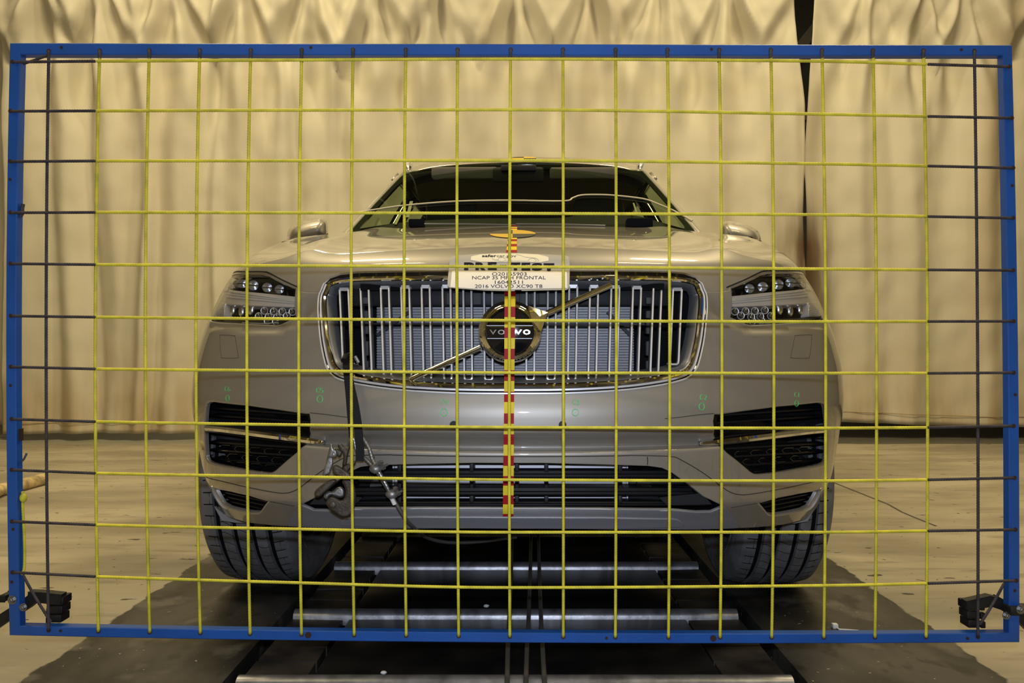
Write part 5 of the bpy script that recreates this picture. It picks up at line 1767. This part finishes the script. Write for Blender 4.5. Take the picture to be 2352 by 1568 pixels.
def sheet(name, outline, fn, m, parent, sp=5, thick=0.0):
    dn = densify(outline, sp, 1, 1); P = list(dn); n = len(dn); E = [(i, (i + 1) % n) for i in range(n)]
    x0 = min(p[0] for p in P); x1 = max(p[0] for p in P); y0 = min(p[1] for p in P); y1 = max(p[1] for p in P)
    y = y0 + sp * .5
    while y < y1:
        x = x0 + sp * .5
        while x < x1:
            if pt_in((x, y), dn) and min((x - a)**2 + (y - b)**2 for a, b in dn) > (sp * .5)**2: P.append((x, y))
            x += sp
        y += sp
    R_ = delaunay_2d_cdt([V(p) for p in P], E, [], 0, 1e-6)
    pts = [(v.x, v.y) for v in R_[0]]
    fs = [tuple(f) for f in R_[2] if pt_in((sum(pts[i][0] for i in f) / 3, sum(pts[i][1] for i in f) / 3), dn)]
    vs = [fn(*p) for p in pts]
    if thick:
        k = len(vs); vs = vs + [v + V((0, thick, thick * .4)) for v in vs]
        fs = fs + [tuple(k + i for i in f)[::-1] for f in fs] + [(i, (i + 1) % n, k + (i + 1) % n, k + i) for i in range(n)]
    return mk(name, vs, fs, m, parent, True, None, None, .6)


SO = chaikin([(1034, 588.5), (1060, 586), (1100, 583), (1170, 579.6), (1240, 583.6), (1290, 586.3), (1306.5, 588), (1308.8, 600), (1308.3, 640), (1307.5, 665.5), (1290, 666), (1250, 666.6), (1200, 668), (1159, 668.4), (1110, 667), (1080, 664.5), (1045, 662), (1028, 660), (1027.8, 645), (1032, 610)], 2)
placard = sheet('test_placard', SO, lambda x, y: SGN(x, y), M['signgrey'], None, 5, .0012)
tag(placard, 'grey and white test placard with black lettering bent over the edge of the hood', 'sign')
sheet('paper_label', [(1038.3, 622), (1100, 622.5), (1170, 621.8), (1240, 622.8), (1302, 623.8), (1303, 661.3), (1240, 662.5), (1160, 664.8), (1100, 663.5), (1034.2, 658.8)], lambda x, y: SGN(x, y, -.0006), M['paper'], placard, 6)
sheet('cream_label', chaikin([(1082.5, 584.6), (1170, 581.2), (1259, 585.2), (1260.5, 603.2), (1170, 601.3), (1081, 600.8)], 1), lambda x, y: SGN(x, y, -.0006), M['cream'], placard, 5)
sg = lambda x, y: SGN(x, y, -.0012)
for t, box, bold in (('safer', (1107, 590.2, 1140.5, 584.2), .025), ('car.', (1141.5, 590.2, 1162, 586.2), 0), ('gov', (1163, 592.4, 1186, 586.2), 0),
                     ('O20165903', (1130, 632.6, 1209.6, 625), 0), ('NCAP 35 MPH FRONTAL', (1084.6, 641.2, 1253.7, 633.6), 0), ('16042511', (1136.6, 651.6, 1201, 643.8), 0), ('2016 VOLVO XC90 T8', (1090.8, 660.8, 1245.7, 653), 0)):
    letter(t, box, sg, M['ink'], 'lettering', placard, bold)
for ch, x0, x1, o in (('P', 1066, 1089, 0), ('R', 1092, 1115.5, 0), ('E', 1120.5, 1141, -.4), ('T', 1173, 1195, .6), ('E', 1198, 1218, .8), ('S', 1221.5, 1246, 1.2), ('T', 1248.5, 1273, 2)):
    letter(ch, (x0, 619.8 + o, x1, 602.2 + o), sg, M['ink'], 'lettering', placard, .07)
MB().sweep([SGN(lerp(1148, 1163, i / 4), 609.4, -.0022) for i in range(5)], [(-.0012, -.0002), (.0012, -.0002), (.0012, .0002), (-.0012, .0002)], False, UP).build('lettering', M['ink'], placard)
for l in ([(1131, 591.5), (1132.5, 595), (1144, 597)], [(1161, 598.5), (1190, 599.2), (1213, 599.5)], [(1186, 584.4), (1196, 586.5), (1206, 590), (1222, 591.3), (1232, 593.3), (1237, 597), (1235, 600)],
          [(1152.5 + 8.6 * cos(t * pi / 10), 595.4 + 4.6 * sin(t * pi / 10)) for t in range(21)], [(1222.6 + 9 * cos(t * pi / 10), 597.6 + 4.6 * sin(t * pi / 10)) for t in range(21)]):
    MB().tube([sg(x, y) for x, y in catmull(l, 3)], .00035, 4).build('car_outline', M['inkline'], placard)

# checked tape along the middle line
tape = empty('checked_tape', LW((0, .0, .0)), -CA, 'red and yellow checked tape running down the middle of the car', 'tape')
tape.location = LW((0, -.004, .34)); bpy.context.view_layer.update(); TI = tape.matrix_world.inverted()
TVF = table([(664, .060), (676, .040), (690, .0115), (700, .004), (762, .0015), (826, .003), (850, .008), (895, .0095), (930, .004), (985, -.002), (1000, -.002), (1020, .002), (1045, .002), (1062, .004), (1110, .008), (1160, .014), (1168, .015), (1195, .034)])
TL_ = table([(660, 1159), (760, 1158.5), (880, 1158), (960, 1157.4), (1060, 1156), (1192, 1155)])
TR_ = table([(660, 1184), (760, 1183), (880, 1181.3), (960, 1180.5), (1060, 1180.2), (1192, 1179.3)])
BND = [665, 680, 704, 728, 752, 776, 800.7, 825, 850, 874.7, 899, 923, 949, 973, 997, 1021, 1046, 1069.5, 1093, 1115, 1137, 1158, 1180, 1186, 1192]
for i in range(len(BND) - 1):
    y0, y1 = BND[i], BND[i + 1]; rows = 4; vs = []; fs = []
    for j in range(rows + 1):
        y = lerp(y0, y1, j / rows)
        for k in range(3):
            x = lerp(TL_(y), TR_(y), k / 2)
            a, z = pix(x, y); s_ = FS(a, z).y if not (622 < y < 902 or 1060 < y < 1166 or 1000 < y < 1044) else 9
            vs.append(TI @ LW(LV(x, y, min(TVF(y), s_ - .0008))))
    for j in range(rows):
        for k in range(2): a = j * 3 + k; fs.append((a, a + 1, a + 4, a + 3))
    m_ = M['red'] if i % 2 == 0 else M['yellow']
    o = mk('tape_square', vs, fs, m_, tape)
HB = [(516.5, 'r'), (518.5, 'y'), (520, 'r'), (522, 'y'), (524, 'r'), (526, 'y'), (528.5, 'y'), (546, 'y'), (550, 'r'), (554.7, 'y'), (561, 'r'), (566.8, 'y'), (574.7, 'r'), (581, None)]
for i in range(len(HB) - 1):
    (y0, c_), (y1, _) = HB[i], HB[i + 1]
    if i == 6: continue
    vs = []; fs = []; rows = 3; ok = True
    for j in range(rows + 1):
        y = max(521.5, lerp(y0, y1, j / rows)) if y0 > 521 else lerp(y0, y1, j / rows)
        xa = lerp(1171.5, 1162, (y - 517) / 65); xb = lerp(1188, 1187, (y - 517) / 65)
        for k in range(3):
            x = lerp(xa, xb, k / 2)
            if y0 > 521:
                a, b = solve(HS, x, y, 0, zt_(0) + clamp(1.0 - (y - 521) / 62 * .95, .05, .95)); p = HS(a, b) + V((0, -.0006, .001))
            else:
                p = LV(x, y, 1.262)
            vs.append(TI @ LW(p))
    for j in range(rows):
        for k in range(2): a = j * 3 + k; fs.append((a, a + 1, a + 4, a + 3))
    mk('tape_square', vs, fs, M['red'] if c_ == 'r' else M['yellow'], tape)
letter('C', (1161, 972, 1165, 965), lambda x, y: TI @ LW(LV(x, y, -.0045)), M['ink'], 'pen_mark', tape)

# round quartered targets
def target(name, fn, cx, cy, rx, ry, label, org):
    t = empty(name, org, -CA, label, 'target'); bpy.context.view_layer.update(); ti = t.matrix_world.inverted()
    for q in range(4):
        vs = [ti @ fn(cx, cy)]; fs = []
        for r in (.35, .7, 1.0):
            for k in range(9):
                a = (q + k / 8) * pi / 2
                vs.append(ti @ fn(cx + rx * r * cos(a), cy + ry * r * sin(a)))
        for k in range(8): fs.append((0, 1 + k, 2 + k))
        for r in range(2):
            for k in range(8): a = 1 + r * 9 + k; fs.append((a, a + 1, a + 10, a + 9))
        # quadrants run lower right, lower left, upper left, upper right
        mk('target_quarter', vs, fs, (M['targetgrey'], M['amber'])[q % 2], t)
    return t


def hoodpt(x, y):
    a, b = solve(HS, x, y, 0.02, zt_(0) + .5)
    return LW(HS(a, b) + V((0, -.0008, .0016)))


target('round_target', hoodpt, 1177.5, 538, 53, 9, 'yellow and black quartered round target stuck on the hood', hoodpt(1178, 538))
R0 = ROOF(0, .062)


def roofpt(x, y):                             # local plan position on the roof
    a = (x) / ROOFW(R0.y + y); b = (R0.y + y - 2.115) / (4.36 - 2.115)
    return LW(ROOF(a, b) + V((0, 0, .002)))


target('round_target', lambda x, y: roofpt(x, -y), 0, 0, .062, .062, 'yellow and black quartered round target on the front of the roof', roofpt(0, 0))
vs = [LW(ROOF(a, b) + V((0, -.001, .0015))) for a, b in ((-.025, .0), (.025, .0), (.025, .055), (-.025, .055))]
tag(mk('roof_tape', vs, [(0, 1, 2, 3)], M['red'], None), 'short piece of red tape on the roof edge above the windscreen', 'tape')

# ------------------------------------------------------------------ tow strap, hook and wire rope
def PV(x, y, v): return LW(LV(x, y, v))


def band(name, left, right, vtab, m, parent=None, th=.0022):
    n = 28; lx = table([(y, x) for x, y in left]); rx = table([(y, x) for x, y in right])
    y0 = max(left[0][1], right[0][1]); y1 = min(left[-1][1], right[-1][1]); vs = []; fs = []
    for i in range(n + 1):
        y = lerp(y0, y1, i / n)
        for k in range(5):
            p = PV(lerp(lx(y), rx(y), k / 4), y, vtab(y)); vs.append(p)
    for i in range(n + 1): vs += [vs[i * 5 + k] + V((0, th, 0)) for k in range(5)]
    B = (n + 1) * 5
    for i in range(n):
        for k in range(4):
            a = i * 5 + k; fs += [(a, a + 1, a + 6, a + 5), (B + a + 5, B + a + 6, B + a + 1, B + a)]
        fs += [(i * 5, i * 5 + 5, B + i * 5 + 5, B + i * 5), (i * 5 + 4, B + i * 5 + 4, B + i * 5 + 9, i * 5 + 9)]
    return mk(name, vs, fs, m, parent, True, None, None, .7)


strap = empty('tow_strap', PV(805, 1060, 0), 0, 'black webbing strap looped through the grille and hanging down the bumper', 'strap')
bpy.context.view_layer.update(); SI = strap.matrix_world.inverted()


def reparent(o, p):
    for v in o.data.vertices: v.co = p.matrix_world.inverted() @ v.co
    o.parent = p; return o


o = band('strap_band', [(789, 824), (787, 836), (789, 860), (793, 900), (797, 950), (800, 985), (802, 1012)], [(801, 818), (803, 836), (804, 860), (807, 900), (809, 950), (811, 985), (812, 1012)],
         table([(815, .07), (840, .028), (870, .020), (900, .016), (960, .008), (1012, -.004)]), M['webbing']); reparent(o, strap)
o = band('strap_band', [(800, 822), (803, 850), (806, 880), (809, 920), (811, 960), (815, 1005), (817, 1040), (816.5, 1062)], [(806, 822), (809, 855), (813, 880), (822, 920), (829, 960), (834, 1005), (836.5, 1042), (834.5, 1059)],
         table([(820, .06), (850, .012), (880, -.002), (920, -.014), (960, -.02), (1005, -.026), (1060, -.030)]), M['webbing']); reparent(o, strap)
a = PV(789, 822, .045); b = PV(803, 816, .06)
reparent(MB().tube([PV(790, 828, .03), PV(794, 818, .045), PV(802, 815, .07), PV(806, 822, .10)], .007, 8).build('strap_fold', M['webbing'], None), strap)
MB().tube([SI @ PV(x, y, .05) for x, y in ((815, 818), (819, 824), (823, 832), (821, 838))], .004, 8).build('strap_buckle', M['iron2'], strap)

hook = empty('tow_hook', PV(780, 1188, -.04), 0, 'rusted iron tow hook with a steel latch hanging before the lower intake', 'hook')
bpy.context.view_layer.update(); HI = hook.matrix_world.inverted()
Z1 = lambda l: [(690 + x / 3.1375, 760 + y / 3.1375) for x, y in l]


def piece(name, l, v, bulge, m, sp=2.2, it=1, edge=4.5):
    vs, fs = pillow(chaikin(Z1(l), it), lambda x, y, o: HI @ PV(x, y, v + o), bulge, bulge, sp, edge)
    used = sorted({i for f in fs for i in f}); mp = {i: k for k, i in enumerate(used)}
    return mk(name, [vs[i] for i in used], [tuple(mp[i] for i in f) for f in fs], m, hook)


piece('hook_body', [(322, 1050), (372, 1075), (398, 1130), (404, 1190), (396, 1255), (372, 1320), (325, 1350), (268, 1330), (212, 1290), (186, 1250), (188, 1212), (222, 1186), (256, 1198), (296, 1222), (318, 1200), (326, 1160), (318, 1120), (296, 1085)], -.036, .016, M['iron'])
piece('hook_arm', [(98, 1180), (104, 1150), (150, 1110), (205, 1072), (256, 1064), (262, 1084), (226, 1120), (180, 1160), (140, 1200), (110, 1200)], -.036, .013, M['iron'])
piece('hook_shank', [(228, 1000), (232, 970), (262, 962), (300, 985), (350, 1020), (372, 1052), (360, 1080), (320, 1066), (270, 1050), (235, 1030)], -.044, .013, M['iron'])
piece('hook_jaw', [(160, 1185), (200, 1150), (232, 1160), (262, 1125), (296, 1118), (318, 1145), (318, 1190), (286, 1205), (244, 1192), (215, 1182), (188, 1222)], -.026, .010, M['iron2'])
piece('latch_plate', [(200, 880), (232, 884), (238, 960), (216, 1005), (216, 1025), (170, 1050), (152, 1048), (176, 975)], -.030, .004, M['iron2'])
piece('latch_head', [(204, 862), (215, 812), (232, 815), (240, 850), (268, 858), (264, 912), (225, 916), (192, 906)], -.034, .007, M['iron2'])
piece('latch_spring', [(238, 856), (262, 838), (286, 862), (300, 850), (300, 890), (282, 914), (262, 900)], -.034, .006, M['iron'])
piece('latch_bracket', [(266, 826), (276, 810), (302, 812), (318, 838), (344, 828), (358, 844), (346, 878), (336, 930), (330, 975), (298, 976), (310, 915), (306, 876), (282, 862)], -.040, .007, M['iron'])
piece('hook_link', [(296, 975), (330, 955), (362, 950), (392, 930), (404, 945), (382, 978), (352, 1000), (340, 1030), (306, 1010)], -.034, .010, M['iron'])
for x, y, r in ((238, 890, .0036), (232, 1252, .0075)):
    c = HI @ PV(690 + x / 3.1375, 760 + y / 3.1375, -.05 + (.006 if r < .005 else -.004))
    MB().cyl(c + V((0, .02, 0)), c, r, 14).ball(c, r, 0, 1, .35, 1).build('hook_pin', M['iron2'] if r < .005 else M['iron'], hook)

cable = empty('wire_rope', PV(900, 1150, -.03), 0, 'steel wire rope with two clamps looping from the hook to under the bumper', 'cable')
bpy.context.view_layer.update(); KI = cable.matrix_world.inverted()
kp = lambda x, y, v: KI @ PV(x, y, v)
rope('cable_strand', [kp(*p) for p in ((800, 1030, -.004), (803, 1012, -.012), (812, 1008, -.012), (820, 1036, -.012), (842, 1056, -.018), (862, 1078, -.026), (880, 1106, -.030), (897, 1134, -.030), (912, 1160, -.026), (928, 1186, -.012), (946, 1207, .02), (975, 1231, .09), (1012, 1243, .16), (1052, 1246, .22), (1110, 1243, .30), (1185, 1234, .42))],
     .0046, M['steelrope'], cable, strands=6, pitch=.0072, step=.0018, nseg=18, depth=.24)
rope('cable_strand', [kp(*p) for p in ((828, 1000, -.008), (836, 1011, -.014), (848, 1030, -.02), (856, 1056, -.026), (867, 1078, -.034), (885, 1110, -.038), (897, 1136, -.036), (902, 1150, -.032))],
     .0044, M['steelrope'], cable, strands=6, pitch=.0072, step=.0018, nseg=18, depth=.24)
MB().cyl(kp(899, 1142, -.034), kp(906.5, 1158, -.032), .0048, 12).build('white_tape_tip', M['whitebit'], cable)
for (x, y), (ex, ey) in (((868, 1073), (889, 1060)), ((905, 1131), (922, 1120))):
    c = kp(x, y, -.034)
    d = (kp(ex, ey, -.034) - c); dn_ = d.normalized()
    mb = MB(); mb.ball(c - dn_ * .006, .0125, 0, 1.1, .9, .85)
    cl = mb.build('cable_clamp', M['iron2'], cable)
    ax = V((0, -1, 0))
    for o_ in (-.007, .007):
        p = c + V((dn_.z, 0, -dn_.x)) * o_ * .8 + ax * .006
        MB().cyl(p - dn_ * .012, p + d * (1.0 if o_ > 0 else .75), .0028, 8).build('clamp_bolt', M['bolt'], cl)
        q = p + d * .45
        MB().cyl(q - dn_ * .003, q + dn_ * .004, .0062, 6).build('clamp_nut', M['bolt'], cl)

# ------------------------------------------------------------------ cables lying in the track and small litter
for k, (P, lab) in enumerate((([(1163, 1600), (1165, 1568), (1167, 1480), (1171, 1400), (1174, 1320), (1176, 1240)], 'grey steel cable in the track, first of three from the left'),
                            ([(1205, 1600), (1208, 1566), (1211, 1480), (1215, 1400), (1218, 1310), (1220, 1240), (1221, 1200)], 'grey steel cable in the track, middle one of three'),
                            ([(1255, 1600), (1251, 1566), (1246, 1480), (1242, 1400), (1239, 1310), (1237, 1240), (1236, 1200)], 'grey steel cable in the track, closest to the right wheel'))):
    pts = [FL(x, y, .0125) for x, y in P]
    o = rope('track_cable', pts, .0062, M['dirtyrope'], None, strands=6, pitch=.011, step=.0028, nseg=18, depth=.24)
    tag(o, lab, 'cable')
for (x, y), r, lab in (((1117, 1391), .008, 'small white paper scrap beside a cross bar of the track'), ((881, 1544), .007, 'small pale scrap on the black track plate near the frame')):
    c = FL(x, y, -.004)
    bm_ = MB(); bm_.ball(c, r, 0, 1.1, .8, .6, 7, 4)
    tag(bm_.build('paper_scrap', M['whitebit'], None, False), lab, 'scrap')
zt1 = [FL(x, y, .004) for x, y in ((1919, 1439), (1928, 1445), (1945, 1446), (1972, 1448))]
mb = MB().tube(zt1, .0022, 6); mb.bbox(zt1[0] + V((-.008, -.006, -.004)), zt1[0] + V((.006, .010, .008)), .0015)
tag(mb.build('cable_tie', M['whitebit'], None), 'white plastic cable tie lying on the worn strip inside the frame', 'cable tie')
pp = [FL(x, y, .03) for x, y in ((-60, 1150), (0, 1125), (50, 1113), (99, 1100))]
m_pipe = mat('flaking_cream', (0.52, 0.40, 0.20), 0, .7, bump=.6, bscale=60, var=.45, vscale=26)
tag(MB().tube(pp, .032, 12).build('floor_pipe', m_pipe, None), 'short cream flaking pipe lying on the floor beyond the left post', 'pipe')
